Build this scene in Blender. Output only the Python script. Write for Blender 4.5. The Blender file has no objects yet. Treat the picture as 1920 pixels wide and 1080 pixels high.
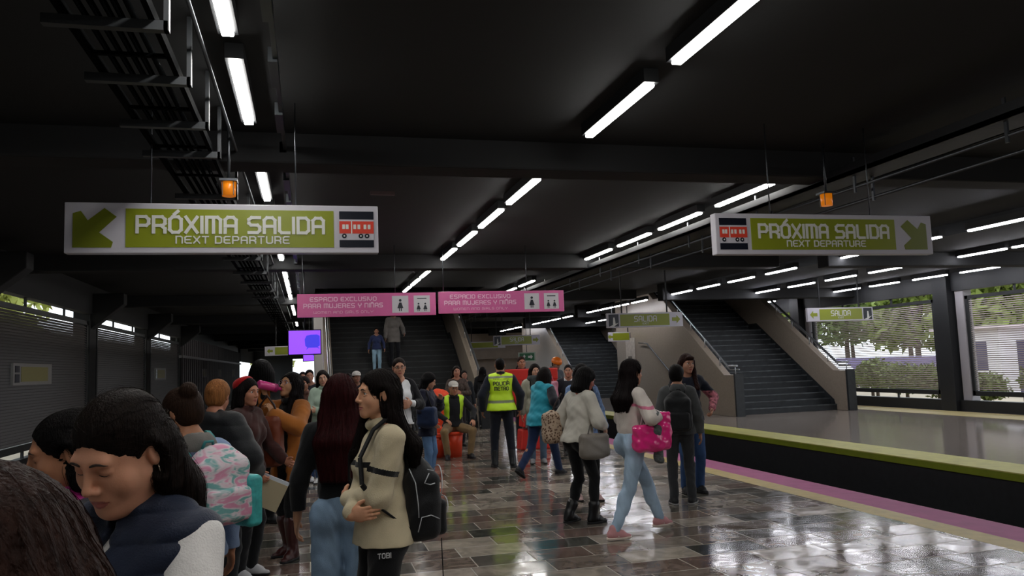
import bpy, math, random
import numpy as np
from mathutils import Vector, Matrix
from mathutils.bvhtree import BVHTree

PI = math.pi
scene = bpy.context.scene
col = scene.collection

# ------------------------------------------------------------------ camera
cam_d = bpy.data.cameras.new('camera')
cam = bpy.data.objects.new('camera', cam_d)
col.objects.link(cam)
cam_d.sensor_width = 36.0
cam_d.lens = 1500.0 / 1920.0 * 36.0
cam_d.clip_start = 0.05
cam_d.clip_end = 400
YAW, PITCH, ROLL = 0.25168, 0.09598, -0.03649
_f = Vector((math.sin(YAW) * math.cos(PITCH), math.cos(YAW) * math.cos(PITCH), math.sin(PITCH)))
_r = Vector((math.cos(YAW), -math.sin(YAW), 0))
_u = _r.cross(_f)
_r2 = _r * math.cos(ROLL) + _u * math.sin(ROLL)
_u2 = _u * math.cos(ROLL) - _r * math.sin(ROLL)
cam.matrix_world = Matrix(((_r2.x, _u2.x, -_f.x, 0), (_r2.y, _u2.y, -_f.y, 0), (_r2.z, _u2.z, -_f.z, 1.6), (0, 0, 0, 1)))
scene.camera = cam

# ------------------------------------------------------------------ world, exposure
w = bpy.data.worlds.new('overcast_sky')
scene.world = w
w.use_nodes = True
nt = w.node_tree
bg = nt.nodes['Background']
bg.inputs[0].default_value = (0.86, 0.93, 1.0, 1)
bg.inputs[1].default_value = 2.1
scene.view_settings.view_transform = 'Standard'
scene.view_settings.look = 'None'
scene.view_settings.exposure = 0.22
scene.view_settings.gamma = 1.0
scene.view_settings.use_curve_mapping = False
try:
    scene.cycles.max_bounces = 5
    scene.cycles.diffuse_bounces = 3
    scene.cycles.glossy_bounces = 3
    scene.cycles.transmission_bounces = 4
    scene.cycles.sample_clamp_indirect = 4.0
    scene.cycles.use_denoising = True
except Exception:
    pass
LED_POWER = 36.0

# ------------------------------------------------------------------ materials
def lin(h):
    if isinstance(h, (tuple, list)):
        return tuple(h) + (1.0,)
    h = h.lstrip('#')
    o = []
    for i in (0, 2, 4):
        c = int(h[i:i + 2], 16) / 255
        o.append(c / 12.92 if c <= 0.04045 else ((c + 0.055) / 1.055) ** 2.4)
    return (o[0], o[1], o[2], 1.0)

_mats = {}
def mat(name, color, rough=0.6, metal=0.0, bump=0.0, bscale=60, vary=0.0, vscale=4, stretch=None, emit=None, estr=0,
        spec=0.5, sheen=0.0, sss=0.0, alpha=1.0, trans=0.0, coat=0.0):
    key = (name, str(color), rough, metal, bump, bscale, vary, vscale, str(stretch), str(emit), estr, alpha)
    if key in _mats:
        return _mats[key]
    m = bpy.data.materials.new(name)
    m.use_nodes = True
    t = m.node_tree
    b = t.nodes['Principled BSDF']
    c = lin(color)
    b.inputs['Base Color'].default_value = c
    b.inputs['Roughness'].default_value = rough
    b.inputs['Metallic'].default_value = metal
    b.inputs['Specular IOR Level'].default_value = spec
    if sheen: b.inputs['Sheen Weight'].default_value = sheen
    if coat:
        b.inputs['Coat Weight'].default_value = coat
        b.inputs['Coat Roughness'].default_value = 0.15
    if sss:
        b.inputs['Subsurface Weight'].default_value = sss
        b.inputs['Subsurface Radius'].default_value = (0.012, 0.005, 0.003)
        b.inputs['Subsurface Scale'].default_value = 0.6
    if alpha < 1: b.inputs['Alpha'].default_value = alpha
    if trans: b.inputs['Transmission Weight'].default_value = trans
    if emit is not None:
        b.inputs['Emission Color'].default_value = lin(emit)
        b.inputs['Emission Strength'].default_value = estr
    if bump or vary:
        tc = t.nodes.new('ShaderNodeTexCoord')
        mp = t.nodes.new('ShaderNodeMapping')
        t.links.new(tc.outputs['Object'], mp.inputs[0])
        if stretch: mp.inputs['Scale'].default_value = stretch
        if bump:
            n = t.nodes.new('ShaderNodeTexNoise')
            n.inputs['Scale'].default_value = bscale
            n.inputs['Detail'].default_value = 3
            t.links.new(mp.outputs[0], n.inputs['Vector'])
            bp = t.nodes.new('ShaderNodeBump')
            bp.inputs['Strength'].default_value = bump
            bp.inputs['Distance'].default_value = 0.01
            t.links.new(n.outputs['Fac'], bp.inputs['Height'])
            t.links.new(bp.outputs[0], b.inputs['Normal'])
        if vary:
            n2 = t.nodes.new('ShaderNodeTexNoise')
            n2.inputs['Scale'].default_value = vscale
            n2.inputs['Detail'].default_value = 4
            t.links.new(mp.outputs[0], n2.inputs['Vector'])
            r = t.nodes.new('ShaderNodeValToRGB')
            r.color_ramp.elements[0].position = 0.3
            r.color_ramp.elements[1].position = 0.7
            r.color_ramp.elements[0].color = tuple(max(0, x * (1 - vary)) for x in c[:3]) + (1,)
            r.color_ramp.elements[1].color = tuple(min(1, x * (1 + vary)) for x in c[:3]) + (1,)
            t.links.new(n2.outputs['Fac'], r.inputs[0])
            t.links.new(r.outputs[0], b.inputs['Base Color'])
    _mats[key] = m
    return m

def cloth(color, kind='fabric', rough=0.9, vary=0.12):
    return mat(kind, color, rough, bump=0.25, bscale=220, vary=vary, vscale=7, sheen=0.15, spec=0.25)
def denim(color):
    return mat('denim', color, 0.85, bump=0.3, bscale=260, vary=0.28, vscale=6, stretch=(1, 1, 0.5), spec=0.2)
def metal(color='#b9bcc0', rough=0.3):
    return mat('metal', color, rough, 0.9)
def plain(name, color, rough=0.55, **k):
    return mat(name, color, rough, **k)

# ------------------------------------------------------------------ object helpers
def tag(o, label=None, cat=None, group=None, kind=None):
    if label: o['label'] = label
    if cat: o['category'] = cat
    if group: o['group'] = group
    if kind: o['kind'] = kind
    return o

def empty(name, loc=(0, 0, 0), rz=0, label=None, cat=None, group=None, kind=None, scale=1.0):
    o = bpy.data.objects.new(name, None)
    o.empty_display_size = 0.1
    o.location = loc
    o.rotation_euler = (0, 0, rz)
    o.scale = (scale,) * 3
    col.objects.link(o)
    return tag(o, label, cat, group, kind)

def link_mesh(name, me, mats, parent=None, loc=(0, 0, 0), rz=0):
    for m in (mats if isinstance(mats, (list, tuple)) else [mats]):
        me.materials.append(m)
    o = bpy.data.objects.new(name, me)
    o.location = loc
    o.rotation_euler = (0, 0, rz)
    if parent: o.parent = parent
    col.objects.link(o)
    return o

def copy_tree(o, loc=None, parent=None):
    c = o.copy()
    col.objects.link(c)
    c.parent = parent
    for ch in list(o.children):
        copy_tree(ch, None, c)
    if loc is not None: c.location = loc
    return c

class MB:
    """collects boxes, prisms, tubes and plates into one mesh"""
    def __init__(s): s.v = []; s.f = []; s.m = []; s.sm = []
    def add(s, vs, fs, mi=0, smooth=False):
        n = len(s.v)
        s.v += [tuple(map(float, p)) for p in vs]
        s.f += [tuple(n + i for i in f) for f in fs]
        s.m += [mi] * len(fs); s.sm += [smooth] * len(fs)
        return s
    def box(s, x0, x1, y0, y1, z0, z1, mi=0):
        vs = [(x, y, z) for x in (x0, x1) for y in (y0, y1) for z in (z0, z1)]
        return s.add(vs, [(0, 1, 3, 2), (4, 6, 7, 5), (0, 4, 5, 1), (2, 3, 7, 6), (0, 2, 6, 4), (1, 5, 7, 3)], mi)
    def prism(s, pts, off, mi=0):
        """closed outline pts (3d) extruded by off"""
        n = len(pts); off = Vector(off)
        a = [Vector(p) for p in pts]
        vs = a + [p + off for p in a]
        fs = [tuple(range(n))[::-1], tuple(range(n, 2 * n))] + [(i, (i + 1) % n, n + (i + 1) % n, n + i) for i in range(n)]
        return s.add(vs, fs, mi)
    def bar(s, a, b, w, h=None, mi=0, up=(0, 0, 1)):
        h = h or w
        a, b = Vector(a), Vector(b); d = (b - a).normalized()
        u = Vector(up)
        if abs(d.dot(u)) > 0.95: u = Vector((0, 1, 0))
        x = d.cross(u).normalized(); y = x.cross(d)
        q = [a + x * sx * w / 2 + y * sy * h / 2 for sx, sy in ((-1, -1), (1, -1), (1, 1), (-1, 1))]
        return s.prism(q, b - a, mi)
    def tube(s, pts, r, seg=10, mi=0, caps=True):
        P = [Vector(p) for p in pts]; n = len(P)
        rs = r if isinstance(r, (list, tuple)) else [r] * n
        vs = []; prev = None
        for i, p in enumerate(P):
            d = (P[min(i + 1, n - 1)] - P[max(i - 1, 0)]).normalized()
            if prev is None:
                u = Vector((0, 0, 1)) if abs(d.z) < 0.9 else Vector((1, 0, 0))
                x = d.cross(u).normalized()
            else:
                x = (prev - d * prev.dot(d)).normalized()
            prev = x; y = d.cross(x)
            vs += [p + (x * math.cos(2 * PI * k / seg) + y * math.sin(2 * PI * k / seg)) * rs[i] for k in range(seg)]
        fs = [(i * seg + k, i * seg + (k + 1) % seg, (i + 1) * seg + (k + 1) % seg, (i + 1) * seg + k) for i in range(n - 1) for k in range(seg)]
        s.add(vs, fs, mi, True)
        if caps:
            b = len(s.v) - len(vs)
            s.f += [tuple(b + k for k in range(seg))[::-1], tuple(b + (n - 1) * seg + k for k in range(seg))]
            s.m += [mi, mi]; s.sm += [False, False]
        return s
    def sphere(s, c, r, seg=14, ring=9, mi=0):
        rr = r if isinstance(r, (list, tuple)) else (r, r, r)
        vs = [(c[0], c[1], c[2] + rr[2])]
        for j in range(1, ring):
            a = PI * j / ring
            vs += [(c[0] + rr[0] * math.sin(a) * math.cos(2 * PI * k / seg), c[1] + rr[1] * math.sin(a) * math.sin(2 * PI * k / seg), c[2] + rr[2] * math.cos(a)) for k in range(seg)]
        vs.append((c[0], c[1], c[2] - rr[2]))
        fs = [(0, 1 + k, 1 + (k + 1) % seg) for k in range(seg)]
        for j in range(ring - 2):
            b = 1 + j * seg
            fs += [(b + k, b + seg + k, b + seg + (k + 1) % seg, b + (k + 1) % seg) for k in range(seg)]
        b = 1 + (ring - 2) * seg
        fs += [(b + k, len(vs) - 1, b + (k + 1) % seg) for k in range(seg)]
        return s.add(vs, fs, mi, True)
    def mesh(s, name):
        me = bpy.data.meshes.new(name)
        me.from_pydata(s.v, [], s.f)
        me.polygons.foreach_set('material_index', s.m)
        me.polygons.foreach_set('use_smooth', s.sm)
        me.update()
        return me
    def build(s, name, mats, parent=None, bevel=0.0, loc=(0, 0, 0), rz=0):
        o = link_mesh(name, s.mesh(name), mats, parent, loc, rz)
        if bevel:
            b = o.modifiers.new('bevel', 'BEVEL'); b.width = bevel; b.segments = 2; b.limit_method = 'ANGLE'
        return o

def struct(name, mb, mats, parent=None, bevel=0.0):
    o = mb.build(name, mats, parent, bevel)
    if parent is None: o['kind'] = 'structure'
    return o

# ------------------------------------------------------------------ stroke lettering (square rounded signage face)
G = {
 'A': [[(0,0),(0,5),(1,6),(3,6),(4,5),(4,0)],[(0,2.6),(4,2.6)]],
 'B': [[(0,0),(0,6),(3.3,6),(4,5.3),(4,3.7),(3.3,3),(0,3)],[(3.3,3),(4,2.3),(4,.7),(3.3,0),(0,0)]],
 'C': [[(4,6),(.8,6),(0,5.2),(0,.8),(.8,0),(4,0)]],
 'D': [[(0,0),(0,6),(3,6),(4,5),(4,1),(3,0),(0,0)]],
 'E': [[(4,6),(1,6),(0,5),(0,1),(1,0),(4,0)],[(0,3),(3.4,3)]],
 'G': [[(4,6),(.8,6),(0,5.2),(0,.8),(.8,0),(4,0),(4,3),(2.4,3)]],
 'W': [[(0,6),(0,0),(5,0),(5,6)],[(2.5,0),(2.5,6)]],
 'H': [[(0,0),(0,6)],[(4,0),(4,6)],[(0,3),(4,3)]],
 'I': [[(0,0),(0,6)]],
 'J': [[(3.5,6),(3.5,1),(2.7,0),(.8,0),(0,1)]],
 'L': [[(0,6),(0,.8),(.8,0),(3.6,0)]],
 'M': [[(0,0),(0,6),(4,6),(5,5),(5,0)],[(2.5,6),(2.5,0)]],
 'N': [[(0,0),(0,6),(3,6),(4,5),(4,0)]],
 'O': [[(1,0),(0,1),(0,5),(1,6),(3,6),(4,5),(4,1),(3,0),(1,0)]],
 'P': [[(0,0),(0,6),(3,6),(4,5),(4,3.4),(3.2,2.6),(0,2.6)]],
 'R': [[(0,0),(0,6),(3,6),(4,5),(4,3.4),(3.2,2.6),(0,2.6)],[(2.6,2.6),(4,1.4),(4,0)]],
 'S': [[(4,6),(1,6),(0,5.2),(0,3.8),(.8,3),(3.2,3),(4,2.2),(4,.8),(3.2,0),(0,0)]],
 'T': [[(0,6),(4,6)],[(2,6),(2,0)]],
 'U': [[(0,6),(0,1),(1,0),(3,0),(4,1),(4,6)]],
 'V': [[(0,6),(0,2.6),(2,0),(4,2.6),(4,6)]],
 'X': [[(0,0),(4,6)],[(0,6),(4,0)]],
 'Y': [[(0,6),(0,4),(1,3),(3,3),(4,4),(4,6)],[(2,3),(2,0)]],
 'Z': [[(0,6),(4,6),(0,0),(4,0)]],
 '5': [[(4,6),(0,6),(0,3.4),(3.2,3.4),(4,2.6),(4,.8),(3.2,0),(0,0)]],
 '2': [[(0,6),(3.2,6),(4,5.2),(4,3.8),(3.2,3),(.8,3),(0,2.2),(0,0),(4,0)]],
}
GW = {'I': 0, 'M': 5, 'W': 5, 'J': 3.5, 'L': 3.6}
def lettering(mb, text, cx, cz, h, wid, y, thick=1.0, mi=0, gap=1.9, T=None, dz=0.004):
    """strokes in the XZ plane at depth y (front faces -Y); wid = total width; T maps a point"""
    items = []; x = 0; cnt_ = [0]
    for ch in text:
        if ch == ' ': x += 3.0; continue
        base = {'Ó': 'O', 'Ñ': 'N', 'Í': 'I'}.get(ch, ch)
        items.append((x, ch, base)); x += GW.get(base, 4) + gap
    tot = x - gap; sx = wid / tot; sz = h / 6.0
    t = thick * (sz * 0.5 + sx * 0.25)
    def P(u, v): return (cx - wid / 2 + u * sx, y, cz - h / 2 + v * sz)
    def seg(a, b):
        a = Vector(P(*a)); b = Vector(P(*b)); d = (b - a)
        if d.length < 1e-6: return
        d.normalize(); n = Vector((-d.z, 0, d.x)) * t / 2; e = d * t * 0.45
        q = [a - e - n, b + e - n, b + e + n, a - e + n]
        if T:
            cnt_[0] += 1; q = [Vector(T(p)) - Vector((0, .0004 * (cnt_[0] % 6), 0)) for p in q]; mb.add(q, [(0, 1, 2, 3)], mi)
        else:
            cnt_[0] += 1; mb.prism(q, (0, -dz * (1 + .09 * (cnt_[0] % 8)), 0), mi)
    for x0, ch, base in items:
        for st in G[base]:
            for a, b in zip(st[:-1], st[1:]): seg((a[0] + x0, a[1]), (b[0] + x0, b[1]))
        if ch in 'ÓÍ': seg((x0 + 1.6, 7), (x0 + 2.9, 8.2))
        if ch == 'Ñ': seg((x0 + .8, 7.3), (x0 + 3.2, 7.3))
    return mb
# ================================================================== THE STATION
M_black = plain('black_painted_steel', '#121417', 0.55, bump=0.05, bscale=30)
M_beam = plain('dark_grey_concrete', '#131416', 0.8, bump=0.1, bscale=12, vary=0.15, vscale=2)
M_ceil = plain('black_ceiling', '#050709', 0.8, bump=0.05, bscale=8)
M_beige = plain('beige_terrazzo', '#8f8375', 0.35, bump=0.05, bscale=90, vary=0.10, vscale=30)
M_dark = plain('dark_stone', '#26292b', 0.4, vary=0.2, vscale=10)
M_steel = metal()
M_dsteel = metal('#55585c', 0.4)
M_white = plain('white_sign_face', '#c9c6cf', 0.3)
M_olive = plain('olive_sign_face', '#8c9620', 0.3)
M_pink = plain('pink_sign_face', '#d0619a', 0.35)
M_navy = plain('sign_black', '#0b1020', 0.3)
M_red = plain('sign_red', '#e04430', 0.35)
M_letter = plain('sign_letter', '#e2e2dc', 0.35)

def stone_floor():
    m = bpy.data.materials.new('polished_marble_tiles'); m.use_nodes = True
    t = m.node_tree; L = t.links.new; b = t.nodes['Principled BSDF']
    tc = t.nodes.new('ShaderNodeTexCoord')
    mp = t.nodes.new('ShaderNodeMapping'); L(tc.outputs['Object'], mp.inputs[0]); mp.inputs['Rotation'].default_value = (0, 0, .0)
    br = t.nodes.new('ShaderNodeTexBrick'); L(mp.outputs[0], br.inputs[0])
    br.inputs['Scale'].default_value = 1.0
    br.inputs['Brick Width'].default_value = 0.62
    br.inputs['Row Height'].default_value = 0.36
    br.inputs['Mortar Size'].default_value = 0.006
    br.inputs['Mortar Smooth'].default_value = 0.3
    br.inputs['Bias'].default_value = 0.0
    br.offset = 0.37; br.offset_frequency = 2; br.squash = 0.8; br.squash_frequency = 3
    br.inputs['Color1'].default_value = (0, 0, 0, 1); br.inputs['Color2'].default_value = (1, 1, 1, 1)
    br.inputs['Mortar'].default_value = (0.5, 0.5, 0.5, 1)
    rp = t.nodes.new('ShaderNodeValToRGB'); L(br.outputs['Color'], rp.inputs[0])
    cr = rp.color_ramp; cr.interpolation = 'LINEAR'
    cr.elements[0].position = 0.0; cr.elements[0].color = lin('#40413b')
    cr.elements[1].position = 1.0; cr.elements[1].color = lin('#afa496')
    for p, c in ((0.25, '#625d56'), (0.45, '#7b6c61'), (0.6, '#69564e'), (0.8, '#8a8075')):
        e = cr.elements.new(p); e.color = lin(c)
    nz = t.nodes.new('ShaderNodeTexNoise'); nz.inputs['Scale'].default_value = 5; nz.inputs['Detail'].default_value = 6; nz.inputs['Distortion'].default_value = 1.5
    L(mp.outputs[0], nz.inputs['Vector'])
    mr = t.nodes.new('ShaderNodeMapRange'); mr.inputs[1].default_value = 0.3; mr.inputs[2].default_value = 0.7; mr.inputs[3].default_value = 0.72; mr.inputs[4].default_value = 1.25
    L(nz.outputs['Fac'], mr.inputs[0])
    mx = t.nodes.new('ShaderNodeMix'); mx.data_type = 'RGBA'; mx.blend_type = 'MULTIPLY'; mx.inputs[0].default_value = 1
    L(rp.outputs[0], mx.inputs[6]); L(mr.outputs[0], mx.inputs[7])
    m2 = t.nodes.new('ShaderNodeMix'); m2.data_type = 'RGBA'
    L(br.outputs['Fac'], m2.inputs[0]); L(mx.outputs[2], m2.inputs[6]); m2.inputs[7].default_value = lin('#a8a195')
    L(m2.outputs[2], b.inputs['Base Color'])
    # every tile lies at its own slight tilt, with a gentle waviness of the polish
    def M(op, a_, b_, c_=None):
        n_ = t.nodes.new('ShaderNodeMath'); n_.operation = op
        for i_, v_ in enumerate((a_, b_, c_)):
            if v_ is None: continue
            if isinstance(v_, (int, float)): n_.inputs[i_].default_value = v_
            else: L(v_, n_.inputs[i_])
        return n_.outputs[0]
    sx_ = t.nodes.new('ShaderNodeSeparateXYZ'); L(mp.outputs[0], sx_.inputs[0])
    rb = br.outputs['Color']
    r1_ = M('SUBTRACT', rb, 0.5); r2_ = M('SUBTRACT', M('FRACT', M('MULTIPLY', rb, 7.31), 0), 0.5)
    tilt = M('MULTIPLY', M('ADD', M('MULTIPLY', r1_, sx_.outputs[0]), M('MULTIPLY', r2_, sx_.outputs[1])), 0.011)
    n2 = t.nodes.new('ShaderNodeTexNoise'); n2.inputs['Scale'].default_value = 2.2; n2.inputs['Detail'].default_value = .6; n2.inputs['Distortion'].default_value = .4
    L(mp.outputs[0], n2.inputs['Vector'])
    hgt = M('ADD', M('MULTIPLY', n2.outputs['Fac'], 0.004), M('ADD', tilt, M('MULTIPLY', br.outputs['Fac'], -0.0008)))
    bp = t.nodes.new('ShaderNodeBump'); bp.inputs['Strength'].default_value = 1.0; bp.inputs['Distance'].default_value = 1.0
    L(hgt, bp.inputs['Height']); L(bp.outputs[0], b.inputs['Normal'])
    r2 = t.nodes.new('ShaderNodeMapRange'); r2.inputs[1].default_value = 0.3; r2.inputs[2].default_value = 0.7; r2.inputs[3].default_value = 0.07; r2.inputs[4].default_value = 0.2
    L(nz.outputs['Fac'], r2.inputs[0])
    r3 = t.nodes.new('ShaderNodeMath'); r3.operation = 'MULTIPLY_ADD'; L(br.outputs['Fac'], r3.inputs[0]); r3.inputs[1].default_value = 0.4; L(r2.outputs[0], r3.inputs[2])
    L(r3.outputs[0], b.inputs['Roughness'])
    b.inputs['Specular IOR Level'].default_value = 0.55
    return m
M_floor = stone_floor()
M_yel = plain('yellow_tactile_paint', '#b5a05e', 0.45, vary=0.12, vscale=8)
M_pinkp = plain('pink_floor_paint', '#a64f80', 0.6, vary=0.1, vscale=6)
M_lime = plain('lime_edge_paint', '#c2bd66', 0.5, vary=0.12, vscale=5)
M_limef = plain('lime_fascia_paint', '#7d8a14', 0.5, vary=0.1, vscale=5)

YB, YF = -3.0, 78.0       # back and far end of the hall
LW, RW = -4.9, 16.4       # side walls
EDGE, FEDGE = 6.12, 8.72  # platform edges

struct('floor_near_platform', MB().box(LW - .1, 5.40, YB, YF, -0.25, 0), M_floor)
f = struct('trim_1', MB().box(5.40, 5.67, YB, YF, -0.25, 0.001), M_yel)
struct('trim_2', MB().box(5.67, EDGE, YB, YF, -0.25, 0.0), M_pinkp)
struct('wall_platform_face', MB().box(5.2, EDGE - .06, YB, YF, -1.3, -0.25), M_dark)
struct('floor_far_platform', MB().box(9.42, RW + .3, YB, YF, -0.25, 0), plain('grey_polished_stone', '#948a80', 0.12, bump=0.08, bscale=3, vary=0.12, vscale=2))
struct('trim_3', MB().box(FEDGE, 9.42, YB, YF, -0.015, 0.001), M_lime)
struct('trim_4', MB().box(FEDGE + .01, 9.4, YB, YF, -0.11, -0.015), M_limef)
struct('wall_far_platform_face', MB().box(FEDGE + .05, 9.7, YB, YF, -1.3, -0.11), M_dark)
struct('trim_5', MB().box(15.1, RW - 0.25, YB, YF, 0.0, 0.004), plain('faded_yellow_strip', '#c0b07c', 0.5))
struct('floor_track_bed', MB().box(5.2, 9.7, YB, YF, -1.4, -1.3), plain('ballast', '#141414', 0.95, bump=0.9, bscale=25))
for x in (6.75, 8.2):
    r = MB(); r.box(x - .035, x + .035, YB, YF, -1.15, -1.02); r.box(x - .07, x + .07, YB, YF, -1.3, -1.15)
    tag(r.build('rail', M_dsteel), 'steel running rail in the dark track bed, %s' % ('next to the pink platform edge' if x < 7 else 'next to the lime platform edge'), 'rail')
tag(MB().box(8.55, 8.68, YB, YF, -1.0, -0.8).build('guide_bar', M_black), 'dark guide bar running under the lime platform edge', 'rail')

# ---- ceilings
C = MB(); ZC = 3.78
C.box(LW - 1.2, 0.2, YB, YF, ZC, ZC + .2)
C.box(0.2, 4.75, YB, 21.5, ZC, ZC + .2); C.box(0.2, 4.75, 30, YF, ZC, ZC + .2)
C.box(4.75, 10.9, YB, YF, ZC, ZC + .2)
C.box(10.9, 15.0, YB, 21.3, ZC - .2, ZC + .2); C.box(10.9, 15.0, 30, 34.5, ZC, ZC + .2); C.box(10.9, 15.0, 44, YF, ZC, ZC + .2)
C.box(15.0, RW + 1.4, YB, YF, ZC - .2, ZC + .2)
struct('ceiling', C, M_ceil)
# dark shafts above the stairs
for i, (x0, x1, y0, y1) in enumerate(((0.2, 4.75, 21.5, 30), (10.9, 15.0, 21.3, 30), (10.9, 15.0, 34.5, 44))):
    s = MB(); z0 = ZC + .1; z1 = 6.6
    s.box(x0 - .1, x0, y0, y1, z0, z1); s.box(x1, x1 + .1, y0, y1, z0, z1); s.box(x0, x1, y0 - .1, y0, z0, z1); s.box(x0, x1, y1, y1 + .1, z0, z1); s.box(x0 - .1, x1 + .1, y0 - .1, y1 + .1, z1, z1 + .1)
    struct('wall_stair_shaft_%d' % (i + 1), s, M_ceil)
# ---- transverse beams
k = 0
for y in (-0.4, 7.4, 15.2, 23.0, 30.8, 38.6, 46.4, 54.2, 62.0, 69.8):
    k += 1; xs = ((LW - 1, .15), (4.8, 9.9)) if y == 30.8 or y == 23.0 and False else ((LW - 1, 9.9),)
    for a, b_ in xs: struct('ceiling_beam_%d' % k, MB().box(a, b_, y, y + .38, 3.5, ZC + .05), M_beam, bevel=0.02)
for y in (-1.5, 5.9, 13.55, 21.15, 28.7, 36.3, 43.9, 51.5, 59.1, 66.7):
    k += 1; xs = ((9.9, 10.85), (15.05, RW + 1.2)) if y in (28.7, 43.9) else ((9.9, RW + 1.2),)
    for a, b_ in xs: struct('ceiling_beam_%d' % k, MB().box(a, b_, y, y + .35, 3.3, ZC + .05), M_beam, bevel=0.02)
# haunches (sloped gussets) where beams meet the outer columns
def column(x, y, side, idx):
    c = MB()
    c.box(x - .06, x + .30, y + .06, y + .62, 0, 3.6)
    c.prism([(x + .2, y + .12, 3.6), (x + .2, y + .12, 2.7), (x + 1.0, y + .12, 3.35), (x + 1.0, y + .12, 3.6)], (0, .34, 0))
    struct('column_%d' % idx, c, M_beam, bevel=0.015)
ci = 0
for y in (6.75, 13.45, 20.15, 26.85, 33.6):
    ci += 1; column(LW + .05 - .3, y, -1, ci)
for y in (5.0, 11.2, 17.35, 23.9, 30.5, 37.0, 43.5, 50.0):
    ci += 1; c = MB(); c.box(RW - .25, RW + .25, y, y + .5, 0, 3.6); struct('column_%d' % ci, c, M_black, bevel=0.01)
    ci += 1; c = MB(); c.box(RW - .05, RW + .22, y - .32, y - .04, 0, 3.5); struct('column_%d' % ci, c, plain('pale_concrete', '#9b979b', 0.7), bevel=0.02)

# ---- side walls: framed louvre screens with daylight slits
M_louv = plain('louvre_metal', '#55504e', 0.6)
def louvre_bay(side, x, y0, y1, idx, label_gap=True):
    e = empty('window_%d' % idx, (x, y0, 0)); e['kind'] = 'structure'
    L = y1 - y0
    fr = MB(); w_ = .09
    for (a, b_, c, d) in ((0, L, .40, .52), (0, L, 2.86, 2.95)):
        fr.box(-.04, .04, a, b_, c, d)
    for yy in (0, L - w_): fr.box(-.04, .04, yy, yy + w_, .42, 2.95)
    for yy in (L * .3, L * .7):
        fr.box(-.02, .02, yy, yy + .05, 2.95, 3.12); fr.box(-.02, .02, yy, yy + .05, .28, .42)
    for zz in (1.1, 2.3):
        fr.box(-.02, .02, -.14, 0, zz, zz + .04); fr.box(-.02, .02, L, L + .14, zz, zz + .04)
    fr.build('frame', M_black, e)
    sl = MB(); n = 44
    for i in range(n):
        z = .54 + 2.3 * (i + .5) / n
        if side < 0:
            sl.prism([(-.035, w_, z + .026), (-.03, w_, z + .032), (.035, w_, z - .026), (.03, w_, z - .032)], (0, L - 2 * w_, 0))
        else:
            sl.box(-.004, .004, w_, L - w_, z - .012, z + .012)
    sl.build('louvre_slats', M_louv if side < 0 else plain('screen_metal', '#a89e98', 0.6), e)
    return e
wi = 0
ylw = [0.3, 7.0, 7.4, 13.55, 14.1, 20.25, 20.8, 26.9, 27.5, 33.0]
for y0, y1 in ((-3, 0.2), (0.6, 6.7), (7.5, 13.4), (14.2, 20.1), (20.9, 26.8), (27.6, 33.4)):
    wi += 1; louvre_bay(-1, LW, y0, y1, wi)
for y0, y1 in ((-3, 4.7), (5.75, 10.85), (11.95, 17.0), (18.05, 23.5), (24.6, 30.1), (31.2, 36.6), (37.7, 43.1), (44.2, 49.6)):
    wi += 1; louvre_bay(1, RW, y0, y1, wi)
# kick board below and header above the screens
struct('wall_left', MB().box(LW - .1, LW + .06, YB, 33.6, 0, .28).box(LW - .1, LW + .08, YB, 33.6, 3.12, 3.8), M_beam)
struct('wall_right', MB().box(RW - .12, RW + .1, YB, 50, 0, .28).box(RW - .1, RW + .1, YB, 50, 3.1, 3.8), M_black)
# farther stretch of the left wall: vertical fins
fw = MB(); fw.box(LW - .12, LW - .06, 33.6, 62, 0, 3.8)
struct('wall_left_far', fw, M_dark)
fn = MB()
for i in range(46):
    y = 33.9 + i * .6; fn.box(LW - .06, LW + .12, y, y + .1, 0, 3.2)
fn.box(LW - .02, LW + .16, 33.6, 62, 2.35, 2.45)
struct('trim_6', fn, plain('grey_fin_metal', '#6a6668', 0.5))
struct('wall_left_end', MB().box(LW - .1, LW + .06, 62, YF, 0, .5).box(LW - .1, LW + .08, 62, YF, 2.6, 3.8), M_beam)
struct('wall_far_end', MB().box(2.2, RW + .5, YF - .2, YF, -1.4, 3.9).box(LW, 2.2, YF - .2, YF, 2.9, 3.9).box(LW, -1.4, YF - .2, YF, 0, 2.9), M_dark)
struct('wall_back', MB().box(LW - .5, RW + .5, YB - .2, YB, -1.4, 3.9), M_dark)
struct('wall_right_far', MB().box(RW - .05, RW + .1, 50, YF, 0, 3.8), M_dark)

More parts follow.
